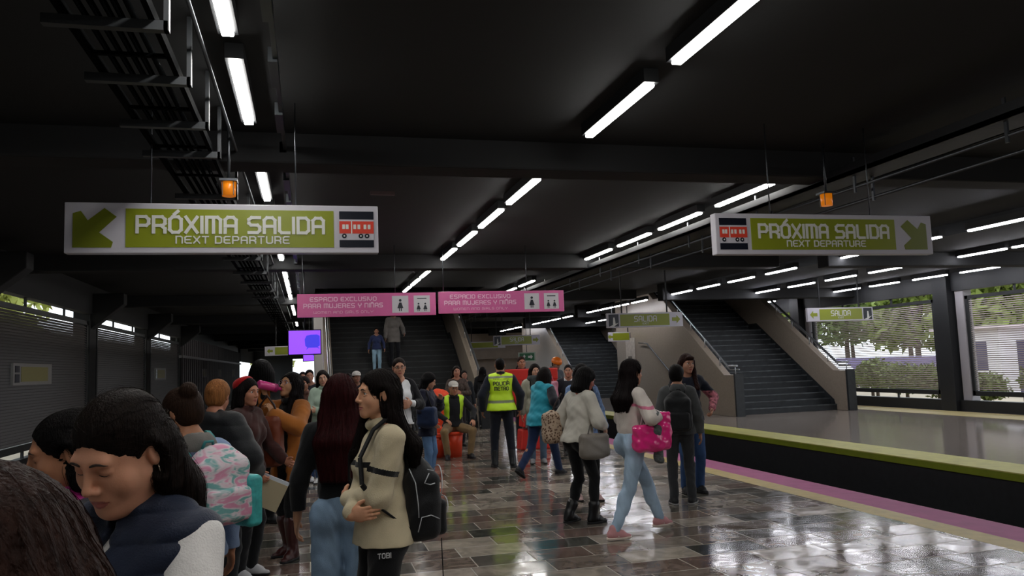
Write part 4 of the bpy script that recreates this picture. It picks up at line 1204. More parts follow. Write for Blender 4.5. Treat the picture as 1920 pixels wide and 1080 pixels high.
            Hh.cone(p1, p2, .036, .034, k=.02); Hh.cone(p2, p3, .034, .012, k=.02)
        # face opening
        fz_ = hd_.get('line', .0)
        Hh.ell(hp_(0, .116, -.034 + fz_), (.083, .090, .108), Rh, k=.010, op='-')
        Hh.ell(hp_(0, .070, -.085), (.060, .075, .060), Rh, k=.015, op='-')
        if tied:
            for s_ in (-1, 1): Hh.ell(hp_(s_ * .092, .012, -.030), (.030, .038, .044), Rh, k=.008, op='-')
            if st != 'short' or True: Hh.ell(hp_(0, -.06, -.135), (.09, .09, .050), Rh, k=.01, op='-')
        if hd_.get('fringe'):
            Hh.ell(hp_(0, .070, .068), (.060, .030, .032), Rh, k=.02)
        if hd_.get('showear'):
            for s_ in hd_['showear']: Hh.ell(hp_(s_ * .099, .010, -.016), (.034, .029, .046), Rh, k=.008, op='-')
        hob = sdf_mesh('hair', Hh, max(vox * 1.0, .0028), hm, root, extra=(comb_fn if (tied or hd_.get('comb')) else lambda a_, c_, R_, s_: strand_fn(a_, c_, s_))(min(.0022, .0012 + vox * .1) * hd_.get('amp', 1.0) * (.35 if (tied or hd_.get('comb')) else 1), hc, Rh, x * 3.1))
        if hd_.get('strands'): hair_strands(hob, hd_['strands'], hc, Rh, hd_.get('c', '#1b1310'), root, hd_.get('sr', .0007), comb=hd_.get('comb') or tied, dense=hd_.get('lift', .004))
    # ---- tops
    def top_field(tp, grow=0.0):
        tk = tp.get('t', .014) + grow; A = SDF()
        w_ = tp.get('w', 1.0)
        hem = tp.get('hem', -.06)
        A.ell(t(0, .004, .13), ((.128 * g + tk) * w_, (.094 * g + tk) * w_, .16), T, k=.06)
        A.ell(t(0, 0, .31), ((.138 * g + tk), (.100 * g + tk), .17), T, k=.06)
        A.cone(t(-sw * .66, -.008, .425), t(sw * .66, -.008, .425), .060 + tk, k=.05)
        if not male:
            for s in (-1, 1): A.ell(t(s * .065, .070, .31), .052 * g + tk, k=.045)
        for s in (-1, 1): A.cone(t(s * sw * .85, -.015, .462), t(s * .045, -.02, .515), .034 + tk, .030 + tk * .6, k=.04)
        # skirt of the garment down to the hem
        if hem < 0:
            fl = tp.get('flare', 1.0)
            for s in (-1, 1):
                A.cone(t(s * .055 * g, 0, .10), pel + V3(s * .062 * g * fl, 0, hem), (.085 * g + tk) * w_, (.101 * g * fl + tk) * w_, k=.05)
            A.ell(pel + V3(0, -.01, max(0, hem + .02)), ((.150 * g + tk) * w_, (.128 * g + tk) * w_, .11), k=.05)
            if hem > -.14: A.ell(pel + V3(0, -.01, hem), ((.162 * g + tk) * w_, (.138 * g + tk) * w_, .09), k=.04)
        if tp.get('collar'):
            cz = tp['collar']
            for q in range(8):
                a0, a1 = 2 * PI * q / 8, 2 * PI * (q + 1) / 8
                if tp.get('vneck') and q in (1, 2): continue
                A.cone(t(.062 * math.cos(a0), -.012 + .066 * math.sin(a0), .525 + cz - .02 * math.sin(a0)), t(.062 * math.cos(a1), -.012 + .066 * math.sin(a1), .525 + cz - .02 * math.sin(a1)), .014 + cz * .5, k=.012)
        if tp.get('hood'):
            A.ell(t(0, -.095, .50), (.10, .055, .075), T, k=.03); 
            for s in (-1, 1): A.cone(t(s * .085, -.06, .51), t(s * .05, .055, .475), .028, .018, k=.02)
            A.ell(t(0, -.075, .575), (.062, .035, .045), T, k=.01, op='-')
        sl = tp.get('sleeve', 'long'); sw_ = tp.get('sw', 1.0)
        for nm, s in (('L', -1), ('R', 1)):
            if sl == 'none': continue
            sh, el, wr = J['sh' + nm], J['el' + nm], J['wr' + nm]
            if sl == 'short': A.cone(sh, sh * .45 + el * .55, .048 + tk, (.043 + tk) * sw_, k=.035); continue
            A.cone(sh, el, .047 + tk, (.040 + tk) * sw_, k=.03)
            e2 = el * .08 + wr * .92 if sl == 'long' else el * .4 + wr * .6
            A.cone(el, e2, (.040 + tk) * sw_, (.027 + tk * .8) * sw_ * tp.get('cuffw', 1.0), k=.02)
            cd = unit(wr - el); A.cone(e2 - cd * .02, e2 - cd * .005, (.031 + tk * .8) * sw_ * tp.get('cuffw', 1.0), k=.004)
        A.plane(pel + V3(0, 0, hem), (0, 0, -1))
        if tp.get('open'):
            oo = tp['open']; A.box(t(0, .20, .10), (oo, .17, .60), .01, T, k=.01, op='-')
        if tp.get('vneck'): 
            Rv = T @ rotm(0, 0, PI / 4); A.box(t(0, .13, .56), (.065, .12, .065), .004, Rv, k=.006, op='-')
        if tp.get('neckcut', True) and not tp.get('collar') and not tp.get('hood'):
            A.ell(t(0, .035, .565), (.075, .10, .075), T, k=.008, op='-')
        return A
    if 'under' in o:
        u_ = o['under']; sdf_mesh(u_.get('name', 'shirt'), top_field(u_), max(vox * 1.6, .006), [u_['m']] + u_.get('pm', []), root, extra=fold_fn(.003, x), paint=u_.get('paint'))
    if 'top' in o:
        u_ = o['top']
        ob = sdf_mesh(u_.get('name', 'sweater'), top_field(u_, .006 if 'under' in o else 0), max(vox * u_.get('hq', 1.4), .0032), [u_['m']] + u_.get('pm', []), root, extra=u_.get('extra') or fold_fn(u_.get('fold', .006), x + y), paint=u_.get('paint'))
        J['top_ob'] = ob
    # ---- trousers
    if 'bottom' in o:
        b_ = o['bottom']; kd = b_.get('kind', 'straight'); A = SDF()
        r1, r2, r3 = {'skinny': (.086, .056, .041), 'straight': (.092, .066, .056), 'wide': (.098, .088, .098), 'mid': (.088, .061, .049)}[kd]
        A.cone(pel + V3(-.066 * g, 0, -.01), pel + V3(.066 * g, 0, -.01), .106 * g, k=.03)
        A.ell(pel + V3(0, 0, .05), (.132 * g, .106 * g, .09), k=.04)
        for nm, s in (('L', -1), ('R', 1)):
            hip, kn, an = J['hip' + nm], J['kn' + nm], J['an' + nm]
            A.cone(hip, kn, r1 * g, r2 * g ** .5, k=.03)
            A.ell(hip + V3(0, -.03, -.01), (.075 * g, .085 * g, .09), k=.04)
            lo_ = kn + (an - kn) * (b_.get('len', .97))
            if kd in ('skinny', 'mid'):
                A.ell(kn * .66 + an * .34 + V3(0, -.012, 0), (r2 * .93, r2 * 1.0, .12), k=.04)
            A.cone(kn, lo_, r2 * g ** .5, r3, k=.02)
        zc = o.get('waist', max(-.05, min(.07, (o.get('top') or {}).get('hem', -.06) + .05))); A.plane(pel + V3(0, 0, zc), (0, 0, 1))
        A.plane((0, 0, .035 if kd == 'wide' else .055), (0, 0, -1))
        sdf_mesh(b_.get('name', 'trousers'), A, max(vox * 1.5, .0055), [b_['m']] + b_.get('pm', []), root, extra=fold_fn(b_.get('fold', .004), x * 2, 1.1), paint=b_.get('paint'))
    # ---- shoes
    if 'shoes' in o:
        sh_ = o['shoes']
        for nm, s in (('L', -1), ('R', 1)):
            an = J['an' + nm]; fy_ = J['fy' + nm]; fp = math.radians((sh_.get('pitch') or {}).get(nm, 0))
            Rf = rotm(-fy_, fp)
            def q(a, b, c): return an + Rf @ V3(a, b, c)
            A = SDF()
            A.cone(q(0, -.045, -.038), q(0, .06, -.042), .036, .037, k=.02, sq=((Rf @ V3(0, 0, 1)), 1.0))
            A.cone(q(0, .06, -.048), q(0, .135, -.055), .037, .028, k=.03, sq=((Rf @ V3(0, 0, 1)), 1.35))
            A.cone(q(0, -.02, -.02), q(0, -.012, .02), .040, .040, k=.03)
            A.cone(q(0, .0, .0), q(0, .075, -.03), .036, .028, k=.03)
            if sh_.get('boot'): A.cone(q(0, -.012, .0), an + (J['kn' + nm] - an) * sh_['boot'], .048, .064, k=.03)
            A.plane(q(0, 0, -.070), Rf @ V3(0, 0, -1))
            so = sdf_mesh('boot' if sh_.get('boot') else 'shoe', A, max(vox, .005), [sh_['m']] + sh_.get('pm', []), root, extra=fold_fn(.002 if sh_.get('boot') else .0008, x))
            B = SDF(); B.cone(q(0, -.045, -.062), q(0, .07, -.062), .041, .043, k=.02); B.cone(q(0, .07, -.062), q(0, .135, -.062), .043, .033, k=.02)
            B.plane(q(0, 0, -.080), Rf @ V3(0, 0, -1)); B.plane(q(0, 0, -.058), Rf @ V3(0, 0, 1))
            sdf_mesh('sole', B, max(vox * .8, .004), sh_.get('sole') or plain('rubber', '#17171a', .7), so)
            if sh_.get('stripes'):
                for sd in (-1, 1):
                    m_ = MB()
                    for i_ in range(3):
                        y_ = .012 + i_ * .018
                        m_.bar(q(sd * .0385, y_ + .012, -.050), q(sd * .031, y_ - .010, -.010), .008, .006)
                    m_.build('stripes', plain('white_leather', '#e8e6e4', .5), so)
    M4 = Matrix.Translation(Vector((x, y, z))) @ Matrix.Rotation(-math.radians(face), 4, 'Z') @ Matrix.Scale(H / 1.7, 4)
    J.update(root=root, M=M4, t=t, T=T, hc=hc, Rh=Rh, hp=hp_, pel=pel, H=H, face=face, vox=vox)
    return J

def attach_world(o, J):
    """a separate thing carried by the person: same frame, its own top-level object"""
    o.matrix_world = J['M']
    return o

def bag_root(J, name, label, cat, group=None):
    e = empty(name, (0, 0, 0), 0, label, cat, group)
    e.location = J['M'].to_translation(); e.rotation_euler = (0, 0, -math.radians(J['face'])); e.scale = (J['H'] / 1.7,) * 3
    return e

def backpack(J, label, m, vox=.007, size=(.15, .075, .22), c=(0, -.20, .26), m2=None, strap=None, pocket=True, zips=None, trim=None, paint=None, pm=None, sag=0):
    t = J['t']; T = J['T']; e = bag_root(J, 'backpack', label, 'backpack')
    sx, sy, sz = size
    A = SDF(); A.box(t(c[0], c[1], c[2] - sz * .12), (sx - .06, sy - .045, sz * .80 - .05), .05, T, k=.03)
    A.ell(t(c[0], c[1] - .01, c[2] - sz * .3), (sx * .95, sy * 1.15, sz * .6), T, k=.05)
    A.ell(t(c[0], c[1] + .01, c[2] + sz * .55), (sx * .82, sy * .9, sz * .5), T, k=.05)
    sdf_mesh('pack', A, vox, [m] + (pm or []), e, extra=fold_fn(.004, c[0] + sx * 9), paint=paint)
    if pocket:
        B = SDF(); B.box(t(c[0], c[1] - sy * 1.0, c[2] - sz * .42), (sx * .78 - .03, .012, sz * .42 - .03), .03, T, k=.02)
        sdf_mesh('pocket', B, vox, m2 or m, e, extra=fold_fn(.003, 2.0))
    if zips:
        zz = MB()
        for (cz, hw, hh, dy) in ((c[2] + sz * .12, sx * .62, sz * .62, -.02), (c[2] - sz * .30, sx * .70, sz * .30, -.060)):
            zz.tube([t(c[0] + hw * math.cos(a), c[1] - sy + dy * .6 - .004 - .02 * math.sin(a), cz + hh * math.sin(a)) for a in np.linspace(-.1, PI + .1, 16)], .0028, 6)
        zz.build('zip', zips, e)
    st = strap or m
    for s in (-1, 1):
        q = MB(); P = [t(s * .075, c[1] + sy * .6, c[2] + sz * .75), t(s * .09, -.075, .535), t(s * .095, -.02, .562), t(s * .10, .065, .50), t(s * .112, .138, .37), t(s * .13, .135, .24), t(s * .165, .05, .12), t(s * .13, c[1] + sy * .5, c[2] - sz * .7)]
        for a_, b_ in zip(P[:-1], P[1:]): q.bar(a_, b_, .026, .010, up=tuple(T @ V3(s * .3, 1, .4)))
        q.build('strap', st, e)
    h = MB(); h.tube([t(-.03, c[1] + .01, c[2] + sz * .95), t(-.02, c[1], c[2] + sz * 1.12), t(.02, c[1], c[2] + sz * 1.12), t(.03, c[1] + .01, c[2] + sz * .95)], .008, 8); h.build('grab_handle', st, e)
    return e
# ================================================================== THE CROWD
BLK = '#15161a'
def quilt(amp, pitch):
    f0 = fold_fn(.003, 1.0)
    return lambda X, Y, Z: -amp * np.abs(np.sin(PI * (Z + .02 * np.sin(4 * X)) / pitch)) ** .6 + amp * .5 + f0(X, Y, Z)
def down_at(w_, d=(0, .1, -1), **k): return dict(w=w_, d=d, **k)

# ---- woman in quilted vest, close by on the left, looking down
Jv = person(-.335, 1.88, -142, 1.56, 'woman close by in a navy quilted vest over white sleeves, head bowed', .0028,
    skin='#d3987a', lip='#b0645a', shut=True, plump=.9, g=1.18, lean=3, head=(6, 24, -4), hs=1.04,
    top=dict(name='vest', m=cloth('#1a2338', 'nylon', .55), t=.026, sleeve='none', hem=-.12, extra=quilt(.009, .060), open=.004, hq=1.5, collar=.008, vneck=False),
    under=dict(m=cloth('#e6e3e0'), t=.014, hem=-.05, vneck=True),
    bottom=dict(m=denim('#27304a')), shoes=dict(m=plain('leather', '#1c1a1a', .5)),
    hair=dict(style='long', c='#17100d', L=.28, v=.004, w=.9, by=-.10, comb=True, showear=(-1,), line=-.004, amp=.8, strands=900, sr=.0006),
    armL=dict(w=(-.10, .30, 1.06), hint=(-1, -.5, -.3), d=(.3, 1, .15), n=(.3, 0, .9), curl=.45), armR=dict(w=(.10, .30, 1.04), hint=(1, -.5, -.3), d=(-.3, 1, .15), n=(-.3, 0, .9), curl=.45))
er = MB(); er.tube([Jv['hp'](-.083, -.006, -.034), Jv['hp'](-.0845, -.004, -.060)], .0014, 6); er.build('earring', metal('#d8d0c0', .2), Jv['root'])
ph = bag_root(Jv, 'phone', 'pale phone held low by the woman in the quilted vest', 'phone')
b_ = MB(); b_.box(-.038, .038, -.005, .005, -.078, .078); pb = b_.build('phone_case', plain('phone_case', '#cfd3d8', .3), ph, bevel=.004)
pb.location = (0, .40, 1.11); pb.rotation_euler = (-1.0, 0, 0)
b_ = MB(); b_.box(-.034, .034, .005, .0055, -.072, .072); s_ = b_.build('phone_screen', mat('phone_glow', '#c8d4e4', .2, emit='#c8d8ee', estr=.6), pb)

# ---- very near head of straight brown hair, bottom left
person(-.221, .575, 20, 1.525, 'person closest to the camera at lower left, showing only straight dark brown hair', .0032,
    skin='#b07a5c', top=dict(m=cloth('#1b1a1d'), hem=-.1, t=.02), bottom=dict(m=cloth(BLK)), shoes=dict(m=plain('leather', '#1c1a1a', .5)), head=(10, 12, 0),
    hair=dict(style='long', c='#24130d', L=.50, v=.004, w=1.5, amp=.6, strands=900, sr=.0004, lift=.002))
# ---- woman in profile with magenta collar
person(-.575, 2.45, -106, 1.50, 'dark-haired woman in left profile with magenta collar, looking down beside the left edge', .0035,
    skin='#b07a5c', lip='#a05048', shut=True, head=(0, 8, 0), lean=4, g=1.0,
    top=dict(name='jacket', m=cloth('#17181f'), t=.024, hem=-.12, collar=.03, pm=[cloth('#b0267e')], paint=[lambda X, Y, Z: (Z > 1.425) & (Z < 1.60) & (np.abs(X) < .11) & (Y > -.03)]),
    bottom=dict(m=cloth(BLK)), shoes=dict(m=plain('leather', '#222', .5) if False else plain('leather', '#1c1a1a', .5)),
    hair=dict(style='long', c='#0f0c0c', L=.19, v=.002, comb=True, line=.004, showear=(-1,), strands=500, sr=.0008),
    armL=dict(w=(-.09, .30, 1.08), hint=(-1, -.5, -.3), d=(.2, 1, .2), curl=.5), armR=dict(w=(.09, .30, 1.08), hint=(1, -.5, -.3), d=(-.2, 1, .2), curl=.5))

# ---- girl with pastel backpack, seen from behind
Jb = person(-.54, 4.0, -36, 1.53, 'person from behind with a dark bun and grey hood, wearing the pastel backpack', .006,
    top=dict(name='hoodie', m=cloth('#7f93b4'), t=.020, hood=True, hem=-.06, pm=[cloth('#6d6a66')], paint=[lambda X, Y, Z: (Z > 1.405) & (np.abs(X) < .12)]),
    bottom=dict(m=denim('#3a4660')), shoes=dict(m=cloth('#999')if False else plain('canvas', '#a8a8aa', .8)), head=(20, 18, 0),
    hair=dict(style='bun', c='#2a1c14', bun=(-.03, -.10, .085), br=.046, v=.006))
def pastel():
    m = bpy.data.materials.new('pastel_print'); m.use_nodes = True; t = m.node_tree; b = t.nodes['Principled BSDF']
    tc = t.nodes.new('ShaderNodeTexCoord'); n = t.nodes.new('ShaderNodeTexNoise'); n.inputs['Scale'].default_value = 16; n.inputs['Distortion'].default_value = 1.2; n.inputs['Detail'].default_value = 2
    mp = t.nodes.new('ShaderNodeMapping'); mp.inputs['Scale'].default_value = (.6, .6, 1.5); t.links.new(tc.outputs['Object'], mp.inputs[0]); t.links.new(mp.outputs[0], n.inputs['Vector'])
    r = t.nodes.new('ShaderNodeValToRGB'); r.color_ramp.interpolation = 'EASE'
    r.color_ramp.elements[0].position = .38; r.color_ramp.elements[0].color = lin('#6fa8a6'); r.color_ramp.elements[1].position = .62; r.color_ramp.elements[1].color = lin('#d893b0')
    e = r.color_ramp.elements.new(.5); e.color = lin('#d8ccd2')
    t.links.new(n.outputs['Fac'], r.inputs[0]); t.links.new(r.outputs[0], b.inputs['Base Color']); b.inputs['Roughness'].default_value = .6
    return m
Mp = pastel(); Mteal = mat('teal_print', '#3fa8a8', .5, vary=.3, vscale=30)
bp = backpack(Jb, 'pastel pink, white and teal patterned backpack with turquoise side pocket', Mp, .006, (.155, .085, .20), (.05, -.20, .30), m2=Mp, strap=plain('strap_teal', '#2f7f80', .6))
B = SDF(); B.box(Jb['t'](.195, -.23, .215), (.014, .055, .10), .03, Jb['T'], k=.02); sdf_mesh('side_pocket', B, .006, Mteal, bp, extra=fold_fn(.003, 2.0))

# ---- black puffer jacket
person(-.62, 5.9, 35, 1.55, 'ginger-haired person from behind in a bulky black padded coat', .0065, skin='#b57a60',
    top=dict(name='coat', m=cloth('#0b0e13', 'nylon', .6), t=.055, hood=True, hem=-.28, w=1.08, sw=1.15, extra=quilt(.006, .10)), g=1.1,
    bottom=dict(m=cloth(BLK)), shoes=dict(m=plain('leather', '#1c1a1a', .5)), head=(18, 14, 0),
    hair=dict(style='bun', c='#8a5a34', bun=(.0, -.10, .02), br=.035, v=.006), armR=dict(w=(.22, .16, 1.02), hint=(1, -1, -.2)))
# ---- red beret woman
Jr = person(-.49, 6.85, 118, 1.55, 'woman in a red beret and dark brown coat glancing sideways', .006, skin='#b67c62',
    top=dict(name='coat', m=cloth('#3a1d1a'), t=.03, hem=-.22, collar=.02), bottom=dict(m=cloth(BLK), kind='mid'), shoes=dict(m=plain('canvas', '#b8b8bc', .7)),
    hair=dict(style='bob', c='#120d0d', L=.15, v=.004), head=(-12, 4, 0),
    armL=dict(w=(-.22, .24, .98), hint=(-1, -1, -.2), d=(-.1, .9, -.4), n=(1, 0, 0), curl=.9), armR=dict(w=(.20, .22, .92), hint=(1, -1, -.2), d=(0, .8, -.6), n=(-1, 0, 0), curl=.9))
B = SDF(); B.ell(Jr['hp'](.0, -.055, .075), (.094, .085, .050), Jr['Rh'] @ rotm(0, -.7, 0), k=.02); B.ell(Jr['hp'](0, -.075, .055), (.088, .06, .062), Jr['Rh'], k=.03)
sdf_mesh('beret', B, .006, cloth('#b3171c'), Jr['root'])
fo = bag_root(Jr, 'document_folder', 'beige folder with pale papers held low between the black coat and the mustard coat', 'folder')
f_ = MB(); f_.box(-.17, .17, -.01, .01, -.12, .12); q = f_.build('cover', plain('folder_card', '#b3a688', .7), fo); q.location = (.16, .26, .76); q.rotation_euler = (.1, .45, math.radians(118))
f_ = MB(); f_.box(-.15, .17, -.006, .006, .08, .15); f_.build('papers', plain('paper', '#c9d0d8', .8), q)

# ---- mustard coat woman drinking
Jm = person(-.16, 7.42, -132, 1.585, 'woman in a mustard coat, black top and brown boots drinking from a pink bottle', .0048, skin='#b98a68',
    top=dict(name='coat', m=cloth('#a5642a'), t=.024, hem=-.20, open=.075, sw=1.10, cuffw=1.35, flare=1.12),
    under=dict(name='shirt', m=cloth('#0e0f12'), collar=.022, hem=-.02), bottom=dict(m=cloth('#0f1013'), kind='skinny', len=.5),
    shoes=dict(m=plain('boot_leather', '#3b1715', .28), boot=.70), head=(0, -14, 0),
    hair=dict(style='long', c='#120d0e', L=.46, v=.004, w=1.1, front=(-1,), Lf=.42, strands=300, sr=.002, lift=.008),
    armR=dict(w=(.075, .235, 1.53), hint=(1, .25, -.55), d=(-.25, .35, .8), n=(-.9, -.2, .2), curl=.85),
    armL=dict(w=(-.15, .33, 1.34), hint=(-1, -.2, -.9), d=(.1, .3, 1), n=(.9, .3, 0), curl=.75),
    legL=((-.08, .06, .08), -14), legR=((.10, -.05, .08), 22))
gl = MB()
for s in (-1, 1):
    gl.tube([Jm['hp'](s * .031 + .023 * math.cos(a), .098, .004 + .020 * math.sin(a)) for a in np.linspace(0, 2 * PI, 17)], .0017, 6)
    gl.tube([Jm['hp'](s * .054, .096, .008), Jm['hp'](s * .080, .0, .008)], .0016, 6)
gl.build('glasses', plain('clear_frame', '#9a94a8', .3), Jm['root'])
bo = bag_root(Jm, 'drinking_bottle', 'pink bottle raised to the mouth of the woman in the mustard coat', 'bottle')
mouth = Jm['hp'](0, .105, -.060); dv = unit(V3(.12, .92, .22)); 
b_ = MB(); P0 = Vector(mouth); D = Vector(dv)
b_.tube([P0, P0 + D * .03, P0 + D * .05, P0 + D * .06, P0 + D * .235, P0 + D * .245], [.014, .016, .030, .038, .040, .030], 20); b_.build('bottle_body', plain('pink_plastic', '#d8408c', .25, coat=.4), bo)
b_ = MB(); b_.tube([P0 + D * .05, P0 + D * .085], [.0405, .0405], 20); b_.build('cap', plain('magenta_cap', '#a3256a', .3), bo)

# ---- rust leather bag hanging between the beret woman and the mustard coat
rb = empty('shoulder_bag', (-.33, 7.10, .86), -.35, 'tall rust-brown bag hanging in front of the mustard coat woman\'s black top', 'bag')
B = SDF(); B.box((0, 0, .18), (.07, .03, .16), .05, None, k=.02); B.ell((0, 0, .07), (.13, .075, .09), k=.05); sdf_mesh('bag_body', B, .006, plain('rust_leather', '#6e3118', .5, bump=.15, bscale=60), rb, extra=fold_fn(.005, 3))
b_ = MB(); b_.tube([(-.09, 0, .36), (-.07, 0, .48), (-.01, 0, .56), (.05, 0, .48), (.09, 0, .36)], .010, 8); b_.build('strap', plain('dark_leather', '#2a1512', .5), rb)

# ---- dark red hair woman from behind
person(.17, 4.55, 8, 1.56, 'woman from behind with long dark red hair, black top and pale blue cargo jeans', .0045, skin='#b98a6c',
    top=dict(m=cloth('#0f1013'), t=.016, hem=.0, fold=.005), bottom=dict(m=denim('#8aa4be'), kind='wide', fold=.007), shoes=dict(m=plain('canvas', '#d8d8da', .7)),
    hair=dict(style='long', c='#2e0e10', L=.48, v=.006, w=1.0, strands=500, sr=.0013), waist=.09, armL=dict(w=(-.27, .06, .88), d=(-.1, .2, -1)), armR=dict(w=(.14, .22, 1.02), hint=(1, -.6, -.2)))

# ---- cream sweater woman with black backpack
Jc_ = {}
def cream_sleeve(X, Y, Z):
    m = np.zeros(len(X), bool)
    for sh, el in (((-.158, -.012, 1.385), Jc_.get('L')), ((.158, -.012, 1.385), Jc_.get('R'))):
        if el is None: continue
        a = V3(*sh); d = el - a; L = np.linalg.norm(d); d = d / L
        P_ = np.stack([X, Y, Z], 1) - a; tt = P_ @ d; rr_ = np.linalg.norm(P_ - tt[:, None] * d, axis=1)
        m |= (np.abs(tt - .165) < .014) & (rr_ < .085) & (np.abs(X) > .125)
    return m
aL = dict(w=(.07, .17, 1.08), hint=(-1, -.3, -.6), d=(1, -.1, -.05), n=(0, -1, 0), curl=.3)
aR = dict(w=(-.10, .185, 1.025), hint=(1, -.35, -.6), d=(-.75, -.65, .12), n=(.6, -.8, .1), curl=.3)
for nm, s, a in (('L', -1, aL), ('R', 1, aR)): Jc_[nm] = ik(V3(s * .158, -.012, 1.385), a['w'], .285, .25, a['hint'])[0]
Jc = person(.33, 3.9, -101, 1.575, 'woman in left profile with crossed arms, cream zip sweater with black bands and black trousers', .0032, skin='#d49c7a', lip='#b46a60',
    top=dict(name='sweater', m=cloth('#cdbf9f'), t=.016, collar=.016, hem=-.07, sw=1.06, fold=.007, hq=1.0, pm=[cloth('#121214')],
             paint=[lambda X, Y, Z: ((np.abs(Z - 1.262) < .013) & (np.abs(X) < .13) & (Y > .02)) | cream_sleeve(X, Y, Z)]),
    waist=-.045, bottom=dict(m=cloth('#0f1013'), kind='straight'), shoes=dict(m=plain('canvas', '#1c1c1e', .7)), armL=aL, armR=aR, head=(7, -1, 0),
    hair=dict(style='long', c='#150f0e', L=.44, v=.006, w=1.05, by=-.17, showear=(-1,), front=(1,), Lf=.34, strands=900, sr=.0011))
Mz = plain('reflective_zip', '#b9bcc0', .35)
bk = backpack(Jc, 'black backpack with pale zips and small white mark on the cream sweater woman', cloth('#0c0d10', 'nylon', .6), .005, (.155, .085, .215), (-.02, -.18, .13), zips=Mz, strap=cloth('#0c0d10'))
t_ = Jc['t']; mk = MB()
for P_ in ([(-.165, -.20, .27), (-.178, -.17, .225), (-.180, -.20, .215), (-.178, -.225, .22)], [(-.168, -.19, .29), (-.164, -.225, .28)],
           [(-.150, -.10, .30), (-.172, -.125, .23), (-.180, -.135, .12), (-.182, -.135, .06)], [(-.182, -.13, -.01), (-.184, -.15, .06), (-.180, -.20, .065), (-.165, -.25, .04)]): mk.tube([t_(*p_) for p_ in P_], .0028, 6)
mk.build('side_markings', Mz, bk)
mk = MB(); mk.tube([t_(-.10, -.28, -.07), t_(-.10, -.285, -.30), t_(-.10, -.285, -.33)], [.003, .003, .006], 6); mk.build('loose_strap', cloth('#0c0d10'), bk)
lt = MB(); lettering(lt, 'TOBI', 0, 0, .022, .062, 0, 1.3); lo_ = lt.build('lettering', plain('white_print', '#c8c8c8', .6), Jc['root']); lo_.location = (-.182, .045, .83); lo_.rotation_euler = (0, 0, -PI / 2 - .12)

# ---- woman in white polo and black cardigan
Jw = person(1.12, 10.3, 158, 1.72, 'woman with glasses and tied hair in a white shirt and black cardigan', .0062, skin='#c08d74',
    top=dict(name='cardigan', m=cloth('#15151a'), t=.018, hem=-.12, open=.105), under=dict(m=cloth('#e8e9ec'), vneck=True, hem=-.04),
    bottom=dict(m=cloth('#8b8782'), kind='straight'), shoes=dict(m=plain('leather', '#1c1a1a', .5)), hair=dict(style='bun', c='#1a1210', bun=(0, -.12, .02)), head=(-22, 2, 0),
    armL=dict(w=(-.04, .22, 1.16), hint=(-1, -.4, -.6), d=(.8, .3, .1), n=(0, -1, 0), curl=.6), armR=dict(w=(.10, .22, 1.12), hint=(1, -.4, -.6), d=(-.8, .3, .1), n=(0, -1, 0), curl=.6))
gl = MB()
for s in (-1, 1):
    gl.tube([Jw['hp'](s * .031 + .021 * math.cos(a), .100, .004 + .015 * math.sin(a)) for a in np.linspace(0, 2 * PI, 13)], .0026, 6); gl.tube([Jw['hp'](s * .052, .098, .008), Jw['hp'](s * .080, .0, .008)], .0022, 6)
gl.build('glasses', plain('dark_frame', '#2a1a1e', .3), Jw['root'])
# ---- navy person with black bag, face tilted behind hand
Jn = person(1.62, 11.4, 120, 1.52, 'person in a dark navy jacket and blue jeans with head lowered', .007, skin='#b98870',
    top=dict(name='jacket', m=cloth('#181a2c'), t=.030, hem=-.20), bottom=dict(m=denim('#5f7ea6')), shoes=dict(m=plain('canvas', '#2a2a30', .7)), hair=dict(style='long', c='#0d0b0d', L=.28, v=.008), head=(20, 22, 10),
    armL=dict(w=(-.08, .20, 1.28), hint=(-1, -.2, -.8), d=(.4, .3, .8), curl=.5), armR=dict(w=(.22, .18, .95), hint=(1, -1, -.2)))
bb = bag_root(Jn, 'shoulder_bag', 'dark blue and black shoulder bag against the navy jacket, left of the seated man', 'bag')
B = SDF(); B.box(Jn['t'](.24, .10, .12), (.05, .10, .09), .05, None, k=.02); B.ell(Jn['t'](.24, .10, .02), (.10, .17, .09), k=.04); sdf_mesh('bag_body', B, .008, cloth('#1c2a48'), bb, extra=fold_fn(.006, 1))
b_ = MB(); b_.tube([Jn['t'](.24, .0, .22), Jn['t'](.20, .0, .40), Jn['t'](.13, -.03, .545), Jn['t'](.16, .06, .50), Jn['t'](.24, .18, .24)], .012, 6); b_.build('strap', cloth('#101014'), bb)

# ---- seated man in hi-vis on an orange bucket
Js = person(2.52, 14.35, 176, 1.70, 'seated man in cap, yellow hi-vis vest, dark jacket and khaki trousers on the orange bucket', .008, skin='#b07c62', male=True, g=1.05,
    pel=(0, -.05, .56), lean=8, top=dict(name='hi_vis_vest', m=plain('hi_vis_yellow', '#b8e42a', .6), t=.030, sleeve='none', hem=.05, open=.085), under=dict(name='jacket', m=cloth('#17171c'), hem=-.02, t=.020, collar=.02),
    bottom=dict(m=cloth('#7d6546'), kind='straight'), shoes=dict(m=plain('leather', '#17171a', .5)), hair=dict(style='short', c='#7a7470'),
    legL=((-.20, .34, .08), -14, (-.5, 1, .4)), legR=((.20, .30, .08), 16, (.5, 1, .4)),
    armL=dict(w=(-.27, .30, .66), hint=(-1, -.6, 0), d=(0, .8, -.6), n=(0, 0, -1), curl=.5), armR=dict(w=(.20, .28, .68), hint=(1, -.6, 0), d=(-.4, .8, -.4), n=(0, 0, -1), curl=.5))
B = SDF(); B.ell(Js['hp'](0, -.015, .062), (.090, .108, .072), Js['Rh'], k=.01); B.ell(Js['hp'](0, .105, .052), (.062, .055, .010), Js['Rh'], k=.01); B.plane(Js['hp'](0, 0, .038), -(Js['Rh'] @ V3(0, 0, 1))); sdf_mesh('cap', B, .007, cloth('#b8b4ae'), Js['root'])
gl = MB()
